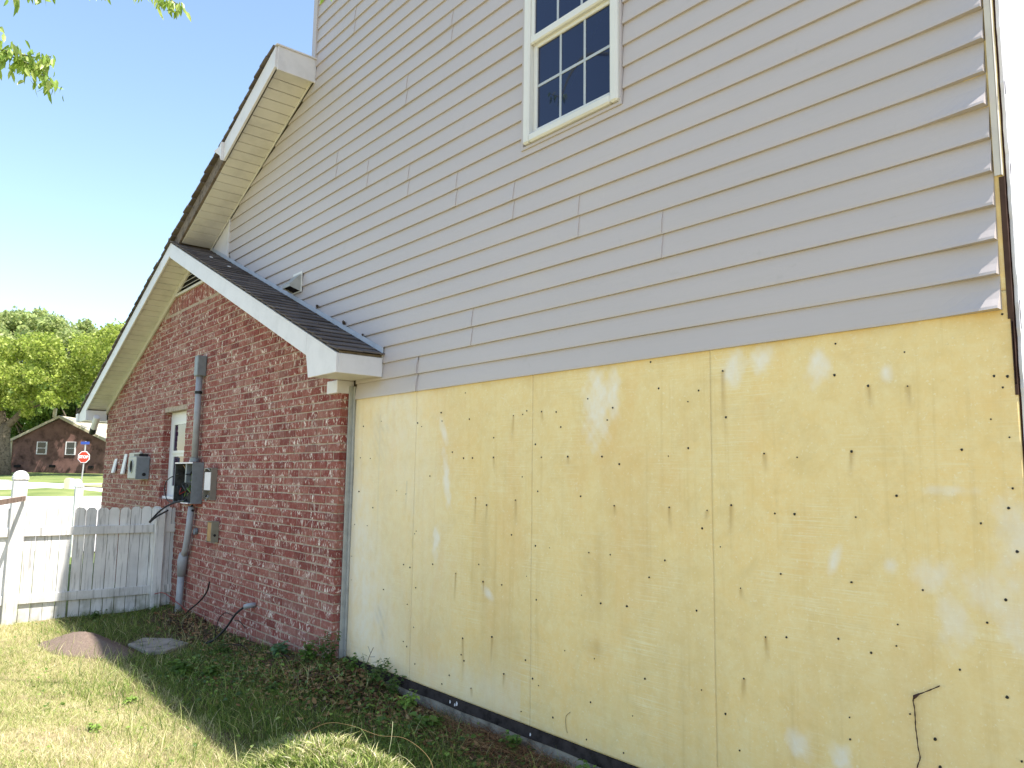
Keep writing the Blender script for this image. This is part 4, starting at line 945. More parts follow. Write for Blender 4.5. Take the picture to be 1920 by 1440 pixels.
# tall stray blades
n = 2600; x = RNG.uniform(-8.9, -2.6, n); y = RNG.uniform(-1.7, -.15, n); k_ = unproj_mask(x, y, gh(x, y)); x, y = x[k_], y[k_]
V, F, C = blades(x, y, RNG.uniform(.07, .18, len(x)), RNG.uniform(.003, .006, len(x)), RNG.uniform(.2, 1.0, len(x)), GREENS[RNG.integers(0, 5, len(x))]*1.0)
tg = np_mesh('grass_tufts', V, F, GM, color=C, kind='stuff'); tg['label'] = 'taller stray grass blades along the wall and shadow edge'
# litter
def flakes(x, y, s, cols, name, label, zoff=.006, tilt=.5):
    n = len(x); z = gh(x, y)+zoff+RNG.random(n)*.02
    a = RNG.uniform(0, 2*np.pi, n); t1 = RNG.normal(0, tilt, n); asp = RNG.uniform(.35, .7, n)
    ux, uy, uz = np.cos(a)*s, np.sin(a)*s, t1*s*.7; vx, vy, vz = -np.sin(a)*s*asp, np.cos(a)*s*asp, RNG.normal(0, tilt, n)*s*.4
    P = []
    for (p, q, c) in ((-1, 0, .1), (-.3, -1, 0), (.5, -.7, 0), (1, 0, .25), (.4, .8, 0), (-.4, .9, 0)):
        P.append(np.stack([x+p*ux+q*vx, y+p*uy+q*vy, z+p*uz+q*vz+c*s], -1))
    V = np.stack(P, 1).reshape(-1, 3); base = np.arange(n)[:, None, None]*6
    F = (base+np.array([(0,1,5),(1,4,5),(1,2,4),(2,3,4)])[None]).reshape(-1, 3)
    C = np.repeat(np.concatenate([cols, np.ones((n, 1))], 1), 6, 0); 
    o = np_mesh(name, V, F, m_vcol(name+'_mat', .85, .1), color=C, kind='stuff'); o['label'] = label
n = 4200; cl = [(-5.0, -.30, .45, .13), (-4.3, -.2, .5, .1), (-5.6, -.45, .4, .15), (-5.1, -.35, .35, .14), (-4.9, -.15, .3, .1), (-3.5, -.12, .4, .12), (-8.3, -.25, .4, .14), (-6.6, -.35, .5, .12), (-7.4, -.35, .6, .16), (-5.6, -.6, .6, .2)]
ci = RNG.integers(0, len(cl), n); cc_ = np.array(cl)[ci]; x = RNG.normal(cc_[:, 0], cc_[:, 2]); y = RNG.normal(cc_[:, 1], cc_[:, 3]); y = np.minimum(y, -.05)
BR = np.array([(.22, .11, .05), (.30, .17, .08), (.14, .075, .045), (.38, .24, .12), (.09, .05, .035)])
k_ = ~((y > -.14)&(x < -5.4)); x, y = x[k_], y[k_]; flakes(x, y, RNG.uniform(.010, .030, len(x)), BR[RNG.integers(0, 5, len(x))], 'leaf_litter', 'brown dead leaves littered along the wall base', tilt=.35)
n = 1500; x = RNG.normal(-3.45, .45, n); y = RNG.normal(-.12, .1, n); y = np.minimum(y, -.03)
V, F, C = blades(x, y, RNG.uniform(.04, .13, n), RNG.uniform(.002, .004, n), RNG.uniform(1.2, 4, n), BR[RNG.integers(0, 5, n)]*1.2, z=gh(x, y)+.01)
o = np_mesh('straw_debris', V, F, GM, color=C, kind='stuff'); o['label'] = 'dry straw and stems on bare soil under the wall'

# ------------------------------------------------------------- leafy weeds (each its own plant)
WM = m_vcol('weed_leaf', .45, .3, .4); STEMM = plain('weed_stem', (.10, .13, .04), .7)
def leaf_rows(P0, D, N_, L, W, fold=.25, droop=.3):
    """P0 base, D direction, N_ normal (n,3); returns folded leaf verts (n,8,3) + tri faces"""
    S = np.cross(D, N_); ts = [0, .3, .65, 1.0]; ws = [0, .5, .42, 0]; out = []
    for t, w in zip(ts, ws):
        c = P0+D*(L*t)[:, None]-np.array([0, 0, 1.])*(L*droop*t*t)[:, None]
        if w == 0: out.append(c)
        else:
            up_ = N_*(W*w*fold)[:, None]; out += [c-S*(W*w)[:, None]+up_, c, c+S*(W*w)[:, None]+up_]
    V = np.stack(out, 1)  # 0 base,1-3,4-6,7 tip
    F = np.array([(0,1,2),(0,2,3),(1,4,5),(1,5,2),(2,5,6),(2,6,3),(4,7,5),(5,7,6)]); return V, F
def weed(x, y, s, nst, nl, lw, col, label, group=None):
    if y > -1.3: nst = int(nst*1.1); nl = int(nl*1.2); lw *= 1.1; s *= .9
    z = float(gh(x, y)); root = empty('weed', (x, y, z), label, 'weed', group)
    P0 = []; D = []; Nn = []; Ls = []; st = MB()
    for i in range(nst):
        a = RNG.uniform(0, 2*np.pi); sp = RNG.uniform(.2, .9); hh = s*RNG.uniform(.6, 1.1)
        pts = [Vector((x+RNG.normal(0, .02), y+RNG.normal(0, .015), z))]
        for q in range(1, 5):
            t = q/4; pts.append(pts[0]+Vector((math.cos(a)*sp*hh*t, math.sin(a)*sp*hh*t*.7, hh*(t-.25*t*t*sp))))
        pts = [Vector((p.x, min(p.y, -.03 if x > -5.4 else -.14), p.z)) for p in pts]
        st.tube(pts, [.003*(1-.15*q) for q in range(5)], 4)
        for q in range(nl):
            t = .2+.8*(q+RNG.random()*.5)/nl; f = t*4; i0 = min(3, int(f)); p = pts[i0].lerp(pts[i0+1], f-i0)
            b = RNG.uniform(0, 2*np.pi); d = Vector((math.cos(b), math.sin(b), RNG.uniform(-.1, .6))).normalized()
            n_ = Vector((RNG.normal(0, .3), RNG.normal(0, .3)-.1, 1)); n_ = (n_-d*n_.dot(d)).normalized()
            P0.append(tuple(p)); D.append(tuple(d)); Nn.append(tuple(n_)); Ls.append(lw*RNG.uniform(.6, 1.2)*(1.1-.4*t))
    st.build('stem', STEMM, root)
    P0, D, Nn, Ls = map(np.array, (P0, D, Nn, Ls))
    V, F = leaf_rows(P0, D, Nn, Ls, Ls*RNG.uniform(.45, .8), .25, .35)
    n = len(P0); Fa = (np.arange(n)[:, None, None]*8+F[None]).reshape(-1, 3)
    cc = np.array(col)*RNG.uniform(.7, 1.3, (n, 1)); C = np.repeat(np.concatenate([cc, np.ones((n, 1))], 1), 8, 0)
    np_mesh('foliage', V.reshape(-1, 3)-np.array([x, y, z]), Fa, WM, root, C, kind='stuff')
G1, G2, G3 = (.10, .18, .03), (.065, .125, .02), (.22, .34, .06)
WL = [(-6.10, -.22, .16, 7, 9, .065, (.10, .19, .08), 'pale broad-leaved weed at the brick wall below the cable elbow'),
      (-5.62, -.20, .22, 8, 11, .05, G1, 'bushy green weed at the brick wall corner'),
      (-5.40, -.14, .30, 9, 12, .045, G2, 'tallest dark weed where brick meets the yellow foam'),
      (-5.15, -.12, .18, 6, 9, .04, G1, 'small weed just right of the corner against the foam'),
      (-4.85, -.12, .27, 9, 12, .045, G2, 'dark leafy weed covering the foundation left of the white spatter'),
      (-4.62, -.09, .24, 6, 10, .04, G2, 'upright weed poking above the black flashing strip'),
      (-4.38, -.12, .16, 7, 10, .05, G3, 'bright pale weed at the foundation in the shade'),
      (-4.00, -.22, .11, 6, 8, .075, G1, 'flat broad-leaved weed in front of the concrete foundation'),
      (-3.36, -.07, .14, 6, 8, .05, G1, 'vine-like weed hanging over the black flashing strip'),
      (-2.80, -.09, .13, 6, 8, .05, G1, 'weed at the foundation nearest the frame edge'),
      (-6.28, -.93, .11, 10, 9, .075, G1, 'broad green weed patch in the shaded lawn'),
      (-6.05, -.78, .09, 6, 8, .06, G1, 'smaller broad-leaved weed behind the shaded weed patch'),
      (-5.30, -.62, .10, 6, 9, .04, G2, 'low weed in the middle of the shaded strip'),
      (-6.75, -.45, .13, 7, 10, .04, G2, 'low dark weed between the cable and the broken slab'),
      (-7.30, -.30, .10, 5, 8, .035, G1, 'small weed at the foot of the black cable'),
      (-8.95, -.42, .12, 6, 9, .04, G1, 'weed at the foot of the near fence post'),
      (-9.15, -.9, .10, 8, 9, .04, G2, 'ragged weed under the shaded fence pickets'),
      (-4.12, -1.02, .16, 5, 7, .06, G3, 'bright sunlit seedling at the left end of the clippings heap'),
      (-3.95, -1.02, .12, 5, 7, .055, G3, 'second sunlit seedling beside the clippings heap'),
      (-5.75, -1.42, .06, 6, 7, .045, G3, 'small bright weed in the sunlit lawn'),
      (-5.25, -1.75, .05, 6, 7, .04, G3, 'low clover-like weed in the sunlit lawn')]
for a in WL: weed(*a)
# low leafy ground cover in the shade
def cover(n, cx, cy, sx, sy, L0, L1, cols, zj):
    x = RNG.normal(cx, sx, n); y = np.minimum(RNG.normal(cy, sy, n), np.where(cx < -5.4, -.15, -.03)); z = gh(x, y)+RNG.random(n)*zj
    a = RNG.uniform(0, 2*np.pi, n); D = np.stack([np.cos(a), np.sin(a), RNG.uniform(-.2, .8, n)], -1); D /= np.linalg.norm(D, axis=1)[:, None]
    N_ = RNG.normal(0, .35, (n, 3))+np.array([0, -.1, 1.]); N_ -= D*np.sum(N_*D, 1)[:, None]; N_ /= np.linalg.norm(N_, axis=1)[:, None]
    L = RNG.uniform(L0, L1, n); V, F = leaf_rows(np.stack([x, y, z], -1), D, N_, L, L*RNG.uniform(.35, .8, n), .25, .3)
    cc = np.array(cols)[RNG.integers(0, len(cols), n)]*RNG.uniform(.7, 1.25, (n, 1))
    return V.reshape(-1, 3), F, np.repeat(np.concatenate([cc, np.ones((n, 1))], 1), 8, 0), n
VV, FF, CC, o_ = [], [], [], 0
for a in [(500, -6.0, -.75, .40, .20, .02, .05, [G1, G3, G2], .05), (300, -5.3, -.42, .45, .16, .015, .045, [G2, G1, (.20, .15, .06)], .07), (260, -4.6, -.28, .45, .10, .015, .05, [G2, G1], .08),
          (380, -3.9, -.38, .4, .15, .015, .045, [G1, G3], .04), (320, -6.8, -.45, .5, .14, .015, .04, [G2, G1], .04), (260, -8.9, -.75, .3, .4, .015, .04, [G1, G2], .04), (260, -3.1, -.15, .4, .08, .015, .04, [G1, G2], .04),
          (300, -6.6, -1.7, 1.3, .35, .015, .035, [G3, G1], .03), (300, -3.5, -1.05, .35, .12, .02, .045, [G3, (.34, .42, .12)], .12)]:
    V, F, C, n = cover(*a); base = (np.arange(n)[:, None, None]*8+F[None]).reshape(-1, 3)+o_; VV.append(V); FF.append(base); CC.append(C); o_ += len(V)
o = np_mesh('ground_cover', np.vstack(VV), np.vstack(FF), WM, color=np.vstack(CC), kind='stuff'); o['label'] = 'low broad-leaved weeds mixed into the grass by the wall'
# arching red vine stems over the heap
vn = empty('creeper_stem', (-3.5, -.95, .25), 'reddish creeper stems arching over the clippings heap', 'creeper')
REDS = plain('red_stem', (.20, .13, .06), .7); 
m = MB(); m.tube(curve_pts([(-3.95, -1.12, .22), (-3.80, -1.0, .33), (-3.62, -.95, .36), (-3.45, -.88, .34), (-3.30, -.82, .35), (-3.12, -.80, .30), (-3.00, -.84, .20)]), .0011, 5); m.build('stem', REDS, vn, smooth=True)
m = MB(); m.tube(curve_pts([(-3.70, -1.1, .20), (-3.62, -1.0, .33), (-3.50, -.95, .37), (-3.36, -.95, .26)]), 0.0016, 5); m.build('stem', STEMM, vn, smooth=True)
m = MB(); m.tube(curve_pts([(-3.40, -.85, .26), (-3.41, -.83, .33), (-3.45, -.80, .39)]), .0008, 5); m.build('stem', plain('pale_stem', (.5, .5, .3)), vn, smooth=True)
for i_, (p0_, p1_, p2_, lb_) in enumerate([((-6.9, -.42, .14), (-6.6, -.34, .17), (-6.3, -.38, .15), 'dark fallen twig lying below the cable elbow'), ((-6.25, -.30, .17), (-5.95, -.26, .20), (-5.7, -.32, .22), 'dark fallen twig near the brick corner weeds'), ((-8.4, -.45, .12), (-8.15, -.38, .15), (-7.9, -.42, .12), 'dark fallen twig on bare soil behind the slab')]):
    m = MB(); m.tube(curve_pts([p0_, p1_, p2_]), .006, 5); m.tube([p1_, (p1_[0]+.08, p1_[1]-.07, p1_[2]+.05)], .003, 4); m.build('twig', plain('dark_twig', (.06, .045, .035), .9, .1) if 'dark_twig' not in bpy.data.materials else bpy.data.materials['dark_twig'], None, label=lb_, cat='twig')
# bare twig near the corner
tw = MB(); tw.tube([(-5.05, -.05, .22), (-4.98, -.06, .33), (-4.94, -.05, .40)], .002, 4); tw.tube([(-4.98, -.06, .33), (-4.90, -.06, .345)], .0015, 4); tw.tube([(-4.96, -.06, .36), (-5.0, -.06, .40)], .0015, 4)
tw.build('twig', plain('twig_bark', (.10, .07, .05)), None, label='bare upright twig against the foam near the brick corner', cat='twig')

# ============================================================= BACKGROUND
U = Vector((LH.x, LH.y, 0)); Wd = Vector((VH.x, VH.y, 0))
def at(D, L, z): return Vector((CPOS.x, CPOS.y, 0))+Wd*D+U*L+Vector((0, 0, z))
def px2(D, x, y):  # distance D, photo pixel -> lateral, height (used once to size the far scenery)
    v = fw+rt2*((x-960)/1449.6)+up2*((720-y)/1449.6); s = D/(v.x*VH.x+v.y*VH.y)
    return (v.x*LH.x+v.y*LH.y)*s, 1.60045+v.z*s
FGLASS = m_glass('far_glass', (.02, .025, .03))
# neighbour's brick house, gable end towards us
nb = empty('brick_house', at(70, -42.5, 1.45), 'low dark brick bungalow with dappled gable wall beyond the street', 'house')
HL, HR, HB, HE, HP = -45.15, -36.3, 1.35, 4.35, 6.55
hm = (px2(70, 113, 780))[0]
def q(L, z, D=70): return at(D, L, z)
m = MB(); wl = [(HL, HB), (HR, HB), (HR, HE), (hm, HP-.15), (HL, HE)]
m.poly([q(a, b) for a, b in wl]); m.poly([q(HR, HB), q(HR, HB, 82), q(HR, HE, 82), q(HR, HE)]); m.poly([q(HL, HB), q(HL, HB, 82), q(HL, HE, 82), q(HL, HE)])
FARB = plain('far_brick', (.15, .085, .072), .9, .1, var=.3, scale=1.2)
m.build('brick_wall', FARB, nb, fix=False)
TANT = plain('tan_trim', (.42, .37, .27), .7, var=.1); FARR = plain('pale_far_roof', (.42, .38, .33), .95, .1, var=.1, scale=2)
def slab_q(pts, D0, D1, th, mat, name, parent):
    m = MB(); a = [q(l, z, D0) for l, z in pts]; b = [q(l, z, D1) for l, z in pts]
    n = len(a); m.poly(a); m.poly(b[::-1])
    for i in range(n): m.poly([a[i], a[(i+1)%n], b[(i+1)%n], b[i]])
    return m.build(name, mat, parent)
sl_ = (HP-HE)/(hm-HL)
slab_q([(HL-.4, HE-.4*sl_), (hm, HP), (hm, HP+.12), (HL-.4, HE-.4*sl_+.12)], 69.86, 82.4, 0, TANT, 'roof', nb)
sr_ = (HP-HE)/(HR-hm)
rf_ = slab_q([(HR+.5, HE-.5*sr_), (hm, HP), (hm, HP+.12), (HR+.5, HE-.5*sr_+.12)], 69.86, 82.4, 0, TANT, 'roof', nb)
slab_q([(HL-.45, HE-.45*sl_-.1), (hm, HP-.1), (hm, HP+.14), (HL-.45, HE-.45*sl_+.14)], 69.78, 69.86, 0, TANT, 'rake_board', nb)
slab_q([(HR+.55, HE-.55*sr_-.1), (hm, HP-.1), (hm, HP+.14), (HR+.55, HE-.55*sr_+.14)], 69.78, 69.86, 0, TANT, 'rake_board', nb)
for i, (xa, xb, ya, yb) in enumerate([(70, 87, 828, 852), (124, 141, 828, 853)]):
    l0, z1_ = px2(69.95, xa, ya); l1, z0_ = px2(69.95, xb, yb)
    w_ = slab_q([(l0, z0_), (l1, z0_), (l1, z1_), (l0, z1_)], 69.9, 70.02, 0, WHITE, 'window', nb)
    zm = (z0_+z1_)/2
    for a, b in ((z0_+.08, zm-.03), (zm+.03, z1_-.06)):
        slab_q([(l0+.12, a), (l1-.1, a), (l1-.1, b), (l0+.12, b)], 69.88, 69.9, 0, FGLASS, 'window_pane', w_)
for i, (xa, xb, y) in enumerate([(26, 38, 874), (92, 103, 874), (165, 175, 876)]):
    l0, z1_ = px2(69.95, xa, y-2.5); l1, z0_ = px2(69.95, xb, y+2.5)
    slab_q([(l0, z0_), (l1, z0_), (l1, z1_), (l0, z1_)], 69.94, 70.02, 0, DARK, 'crawl_vent', nb)
slab_q([(HL-.02, HB), (HL+.16, HB), (HL+.16, HE), (HL-.02, HE)], 69.9, 69.99, 0, TANT, 'corner_board', nb)
slab_q([(hm-.12, HP-.1), (hm+.12, HP-.1), (hm+.16, HP+.7), (hm-.1, HP+.7)], 69.0, 69.2, 0, TANT, 'gable_post', nb)
# second pale roof behind to the right
pr = empty('bungalow', at(86, -38, 1.6), 'pale roofed house partly hidden behind the brick bungalow', 'house')
slab_q([(-47, 4.6), (-30, 4.6), (-31, 6.2), (-46, 6.2)], 86, 94, 0, FARR, 'roof', pr)
slab_q([(-46.5, 1.4), (-30.5, 1.4), (-30.5, 4.6), (-46.5, 4.6)], 86.5, 93.5, 0, FARB, 'brick_wall', pr)
# stop sign
sL, sz = px2(50, 157, 857); fz = px2(50, 152, 912)[1]
ss = empty('stop_sign', at(50, sL, fz), 'red octagonal stop sign on a thin metal post across the street', 'sign')
REDP = plain('sign_red', (.55, .045, .02), .4, .3, var=.04); SIGNW = plain('sign_white', (.8, .8, .8), .4, .3, var=.02)
def octo(R, D0, D1, mat, name):
    return slab_q([(sL+R*math.cos(math.pi/8+k*math.pi/4), sz+R*math.sin(math.pi/8+k*math.pi/4)) for k in range(8)], D0, D1, 0, mat, name, ss)
octo(.40, 50.0, 50.03, SIGNW, 'border_plate'); face_ = octo(.355, 49.99, 50.0, REDP, 'face_plate')
m = MB(); m.tube([q(sL-.08, float(gh(*at(50.06, sL-.08, 0)[:2]))-.1, 50.06), q(sL, sz-.4, 50.06), q(sL+.02, sz+1.02, 50.06)], .045, 8); m.build('post', GREYL, ss)
tc = bpy.data.curves.new('lettering', 'FONT'); tc.body = 'STOP'; tc.size = .25; tc.align_x = 'CENTER'; tc.align_y = 'CENTER'; tc.extrude = .004; tc.offset = .008
tmp = bpy.data.objects.new('lettering_source', tc); COL.objects.link(tmp); bpy.context.view_layer.update()
tme = bpy.data.meshes.new_from_object(tmp.evaluated_get(bpy.context.evaluated_depsgraph_get())); bpy.data.objects.remove(tmp)
tme.materials.clear(); tme.materials.append(SIGNW)
to = bpy.data.objects.new('lettering', tme); link(to, ss)
Mx = Matrix((U, Vector((0, 0, 1)), -Wd)).transposed().to_4x4(); Mx.translation = at(49.98, sL, sz)
to.matrix_parent_inverse = Matrix.Identity(4); to.matrix_local = Matrix.Translation(-Vector(ss.location))@Mx
slab_q([(sL-.26, sz+.82), (sL+.28, sz+.82), (sL+.28, sz+.99), (sL-.26, sz+.99)], 50.0, 50.04, 0, plain('street_sign_blue', (.03, .07, .30), .4), 'street_name_plate', ss)
# utility pedestal cluster (pale)
uL, _ = px2(49, 137, 905); uz = float(gh(*at(49, uL, 0)[:2]))
up_ = empty('utility_pedestal', at(49, uL, uz), 'pale cream utility box with stepped top beside the stop sign', 'utility box')
CRE = plain('cream_box', (.62, .55, .38), .6, var=.1, scale=3)
slab_q([(uL-.40, uz-.1), (uL-.05, uz-.1), (uL-.05, uz+.62), (uL-.30, uz+.66), (uL-.40, uz+.52)], 48.7, 49.2, 0, CRE, 'box', up_)
slab_q([(uL-.04, uz-.1), (uL+.40, uz-.1), (uL+.40, uz+.45), (uL+.22, uz+.60), (uL-.04, uz+.58)], 48.8, 49.3, 0, SIGNW, 'box', up_)

# ------------------------------------------------------------- trees
TM = m_vcol('tree_leaf', .5, .5, .25)
BARK = plain('oak_bark', (.15, .12, .09), .95, .1, var=.35, scale=6)
def crown(blobs, per, size, cols, squash=.8):
    P = []; S = []
    for (c, r) in blobs:
        n = int(per*r*r); d = RNG.normal(size=(n, 3)); d /= np.linalg.norm(d, axis=1)[:, None]
        rr = r*RNG.random(n)**.35*(1+.25*np.sin(d[:, 0]*7+c[0])*np.sin(d[:, 1]*6)*np.sin(d[:, 2]*8+1)); 
        P.append(np.array(c)+d*rr[:, None]*np.array([1, 1, squash])); S.append(np.full(n, size))
    P = np.vstack(P); n = len(P); s = np.concatenate(S)*RNG.uniform(.5, 1.3, n)
    a = RNG.normal(size=(n, 3)); a /= np.linalg.norm(a, axis=1)[:, None]; b = np.cross(a, RNG.normal(size=(n, 3))); b /= np.linalg.norm(b, axis=1)[:, None]
    a *= s[:, None]; b *= (s*.6)[:, None]
    V = np.stack([P-a, P-b, P+a, P+b], 1).reshape(-1, 3); F = np.arange(4*n).reshape(n, 4)
    cc = np.array(cols)[RNG.integers(0, len(cols), n)]*RNG.uniform(.7, 1.25, (n, 1)); C = np.repeat(np.concatenate([cc, np.ones((n, 1))], 1), 4, 0)
    return V, F, C
def tree(D, px_, top, rad, label, cols, group, nb_=24, size=.26, per=190, z0=None, low=.35, lean=0):
    L, _ = px2(D, px_, 700); zt = px2(D, px_, top)[1]; base = at(D, L, 0); zb = float(gh(base.x, base.y)); base.z = zb
    rt_ = empty('tree', base, label, 'tree', group)
    H = zt-zb; blobs = []; tips = []
    for i in range(nb_):
        a = RNG.uniform(0, 2*np.pi); t = RNG.uniform(low, .93); rr = rad*math.sqrt(RNG.random())*(1.15-abs(t-.62)*1.3)
        r = rad*RNG.uniform(.26, .46); c = (base.x+rr*math.cos(a), base.y+rr*math.sin(a), zb+min(H*t, H-r*.75)); blobs.append((c, r)); tips.append(c)
    blobs.append(((base.x, base.y, zt-rad*.3), rad*.36))
    for i in range(5): blobs.append(((base.x+RNG.normal(0, rad*.5), base.y+RNG.normal(0, rad*.5), zt-rad*RNG.uniform(.1, .5)), rad*RNG.uniform(.12, .24)))
    V, F, C = crown(blobs, per, size, cols)
    np_mesh('crown', V-np.array(base), F, TM, rt_, C, kind='stuff')
    m = MB(); r0 = .035*H*.6+.12
    m.tube([base+Vector((0, 0, -.3)), base+Vector((.1, 0, H*.25)), base+Vector((-.1, .1, H*.5)), base+Vector((0, 0, H*.8))], [r0*1.3, r0, r0*.7, r0*.2], 8)
    m.build('trunk', BARK, rt_, smooth=True)
    for c in tips[:9]:
        m = MB(); s0 = base+Vector((0, 0, H*RNG.uniform(.25, .5))); e_ = Vector(c); m.tube([s0, s0.lerp(e_, .5)+Vector((0, 0, .4)), e_], [r0*.45, r0*.28, r0*.08], 6); m.build('limb', BARK, rt_, smooth=True)
SPR = [(.30, .38, .06), (.38, .45, .08), (.21, .28, .05), (.47, .52, .14)]
DRK = [(.11, .18, .04), (.15, .24, .05), (.20, .29, .06)]
MIX = [(.32, .40, .13), (.42, .48, .17), (.48, .52, .23), (.34, .42, .15)]  # far leaves painted lighter and paler for haze
GT = 'tall trees behind the brick bungalow'
tree(100, 25, 578, 6.0, 'tall bushy tree at the left edge, highest crown in the row', MIX, GT)
tree(96, 95, 592, 4.6, 'tall tree directly behind the bungalow peak', MIX, GT)
tree(102, 152, 600, 4.4, 'tree with an open see-through top right of the bungalow peak', MIX, GT, nb_=16)
tree(98, 205, 612, 4.2, 'pointed tree touching the white rake of the brick gable', SPR, GT)
tree(104, 262, 622, 5, 'tree mostly hidden behind the brick gable roof', MIX, GT)
tree(90, -75, 600, 6, 'tree outside the left frame edge', MIX, GT)
tree(84, 150, 715, 4.0, 'low dark tree behind the bungalow right slope', DRK, GT, low=.15)
tree(84, 60, 700, 4.0, 'low dark tree behind the bungalow left slope', DRK, GT, low=.15)
tree(86, 225, 730, 3.6, 'low dark tree behind the pale roof', DRK, GT, low=.15)
# big oak in front of the bungalow's left corner
oL, oz = px2(64, 6, 885); ob = at(64, oL, 0); ob.z = float(gh(ob.x, ob.y))
oak = empty('oak_tree', ob, 'large spreading oak with forked grey trunk at the bungalow left corner', 'tree')
def op(x, y, D=64): l, z = px2(D, x, y); return at(D, l, z)
m = MB(); m.tube([ob+Vector((0, 0, -.3)), op(8, 850), op(8, 815), op(12, 795)], [.62, .45, .42, .40], 12); m.build('trunk', BARK, oak, smooth=True)
for pts, rs in [([op(12, 800), op(28, 785), op(42, 770), op(70, 740)], [.34, .26, .2, .08]), ([op(8, 800), op(2, 770), op(-8, 740)], [.34, .24, .1]), ([op(8, 812), op(-10, 790), op(-30, 760)], [.28, .22, .1]), ([op(40, 771), op(60, 765), op(85, 755, 62)], [.14, .1, .05])]:
    m = MB(); m.tube(pts, rs, 9); m.build('limb', BARK, oak, smooth=True)
bl = []
for (x, y, r, D) in [(-10, 745, 1.6, 64), (25, 750, 1.3, 63), (50, 762, .9, 62), (65, 735, 1.5, 63), (95, 745, 1.2, 62), (120, 735, 1.3, 63), (20, 700, 2.0, 65), (70, 690, 2.0, 64), (115, 700, 1.7, 66), (150, 725, 1.3, 64), (165, 750, .9, 62), (0, 660, 2.2, 66), (50, 655, 1.9, 66), (100, 665, 1.6, 67), (-30, 700, 2.4, 62), (-50, 740, 2.2, 60), (185, 770, .6, 62), (140, 690, 1.2, 66), (200, 745, 1.0, 64)]:
    for k in range(3): c = op(x+RNG.normal(0, 8), y+RNG.normal(0, 7), D+RNG.normal(0, 1.8)); bl.append((tuple(c), r*RNG.uniform(.45, .75)))
for k in range(46):  # added clumps along the sun's ray to dapple the bungalow wall
    l_ = RNG.uniform(-46, -31); z_ = RNG.uniform(7.4, 11.5); d_ = 70-.308*(z_-3.8)+RNG.normal(0, .8); bl.append((tuple(at(d_, l_, z_)), RNG.uniform(.22, .62)))
for k in range(28):  # added clumps above the far lawn for the shade they cast
    bl.append((tuple(at(RNG.uniform(58.5, 65), RNG.uniform(-43, -31), RNG.uniform(8.8, 12.5))), RNG.uniform(.9, 1.5)))
V, F, C = crown(bl, 380, .145, SPR); np_mesh('crown', V-np.array(ob), F, TM, oak, C, kind='stuff')
# shade on the bungalow comes from clumps added to the oak crown

# ------------------------------------------------------------- overhanging branches, top left
def lf_mesh():
    P, F = leaf_rows(np.array([(0, 0, 0.)]), np.array([(1., 0, 0)]), np.array([(0, 0, 1.)]), np.array([1.]), np.array([.34]), .25, .18)
    me = bpy.data.meshes.new('leaf'); me.from_pydata([tuple(p) for p in P[0]], [], [tuple(f) for f in F]); return me
LME = [lf_mesh() for _ in range(3)]
for me, c in zip(LME, [(.30, .42, .07), (.42, .50, .14), (.20, .31, .05)]):
    t = NT('hanging_leaf', .4, .4); t.color(c); tr_ = t.n('ShaderNodeBsdfTranslucent'); mx = t.n('ShaderNodeMixShader'); mx.inputs[0].default_value = .45; tr_.inputs[0].default_value = (*[min(1, q_*1.3) for q_ in c], 1)
    t.l(t.b.outputs[0], mx.inputs[1]); t.l(tr_.outputs[0], mx.inputs[2]); t.l(mx.outputs[0], t.out.inputs[0]); me.materials.append(t.m)
TWB = plain('green_twig', (.14, .15, .06), .8)
def ray_at(D, x, y): v = fw+rt2*((x-960)/1449.6)+up2*((720-y)/1449.6); return CPOS+v*D
random.seed(21)
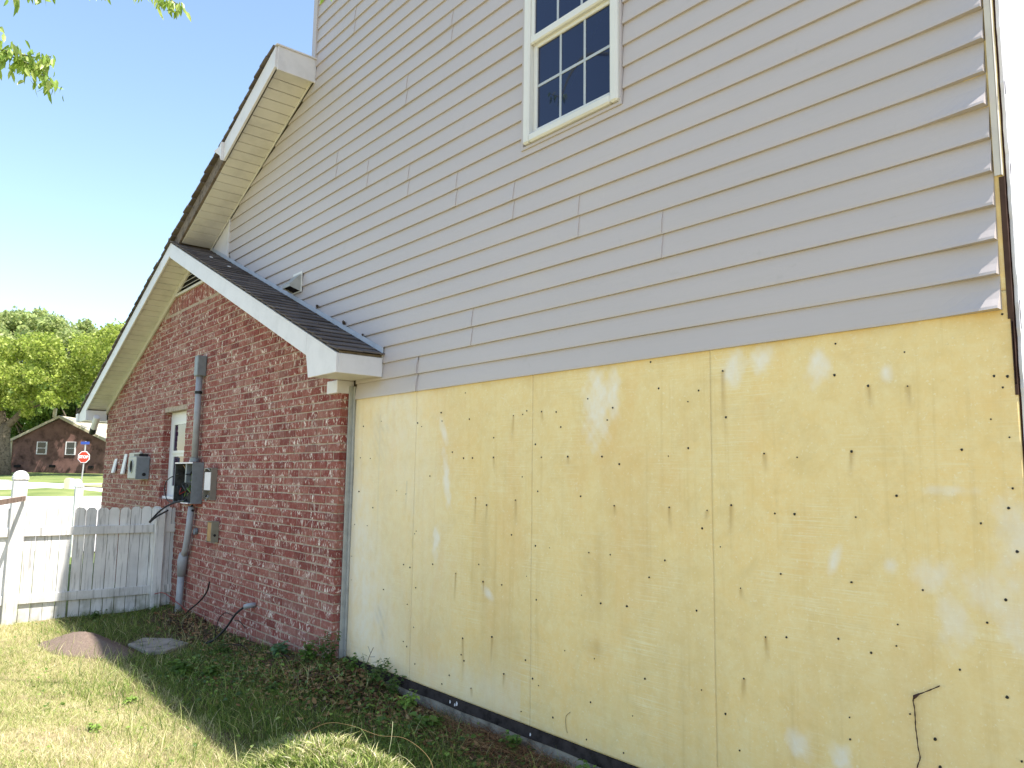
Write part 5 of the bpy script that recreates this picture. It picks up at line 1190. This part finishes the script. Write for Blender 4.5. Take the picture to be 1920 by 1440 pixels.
def branch(D, px_pts, nleaf, L, label, spread=10):
    P = [ray_at(D+dd, x, y) for x, y, dd in px_pts]
    rt_ = empty('tree_branch', P[0], label, 'branch', 'overhanging branches of a tree beside the camera')
    cv_ = curve_pts(P, 8); m = MB()
    m.tube(curve_pts([P[0]+Vector((-.9, -1.5, 1.3)), P[0]+Vector((-.5, -.8, .85)), P[0]+Vector((-.2, -.3, .38)), P[0]], 6), [.022-.0145*min(1, q_/17) for q_ in range(19)], 6); m.tube(cv_, [.006*(1-.8*i/len(cv_))+.0012 for i in range(len(cv_))], 5); m.build('twig', TWB, rt_, smooth=True)
    for i in range(nleaf):
        t = (i+random.random())/nleaf; p = cv_[min(len(cv_)-1, int(t**.8*(len(cv_)-1)))]
        p = p+Vector((random.gauss(0, 1), random.gauss(0, 1), random.gauss(0, .8)))*.022*spread/10*(1.1-.5*t)
        d = Vector((random.gauss(0, .55), random.gauss(0, .55), -1.0-random.random()*.6)).normalized()
        n_ = d.cross(Vector((random.gauss(0, 1), random.gauss(0, 1), random.gauss(0, .3)))).normalized(); s_ = d.cross(n_)
        M4 = Matrix((d, s_, n_)).transposed().to_4x4(); M4 = M4@Matrix.Scale(L*random.uniform(.7, 1.25), 4); M4.translation = p-P[0]
        o = bpy.data.objects.new('leaf', random.choice(LME)); link(o, rt_); o.matrix_local = M4
branch(5.0, [(-60, 40, 0), (-10, 85, 0), (20, 105, .05), (50, 118, .05), (75, 135, .1), (100, 160, .1)], 150, .075, 'longest leafy branch hanging into the sky at the upper left', 26)
branch(5.0, [(-10, 90, 0), (30, 100, .05), (70, 108, .1), (95, 106, .1)], 90, .07, 'leafy side shoot reaching right above the longest branch', 18)
branch(4.6, [(-40, -90, 0), (-5, -40, 0), (25, -14, 0), (60, -12, .05), (95, -12, .1)], 26, .085, 'leaf tips hanging from the top edge at the far left corner', 14)
branch(4.8, [(150, -70, 0), (250, -30, 0), (312, -4, 0), (335, 10, .05)], 70, .08, 'drooping leaf cluster at the top edge beside the roofline', 16)
branch(4.8, [(100, -50, 0), (150, -20, 0), (200, -10, 0)], 30, .06, 'leaf tips just showing at the top edge between the clusters', 8)
branch(4.8, [(540, -60, 0), (590, -24, 0), (615, -10, .05)], 12, .06, 'few leaf tips in front of the upper siding corner', 8)
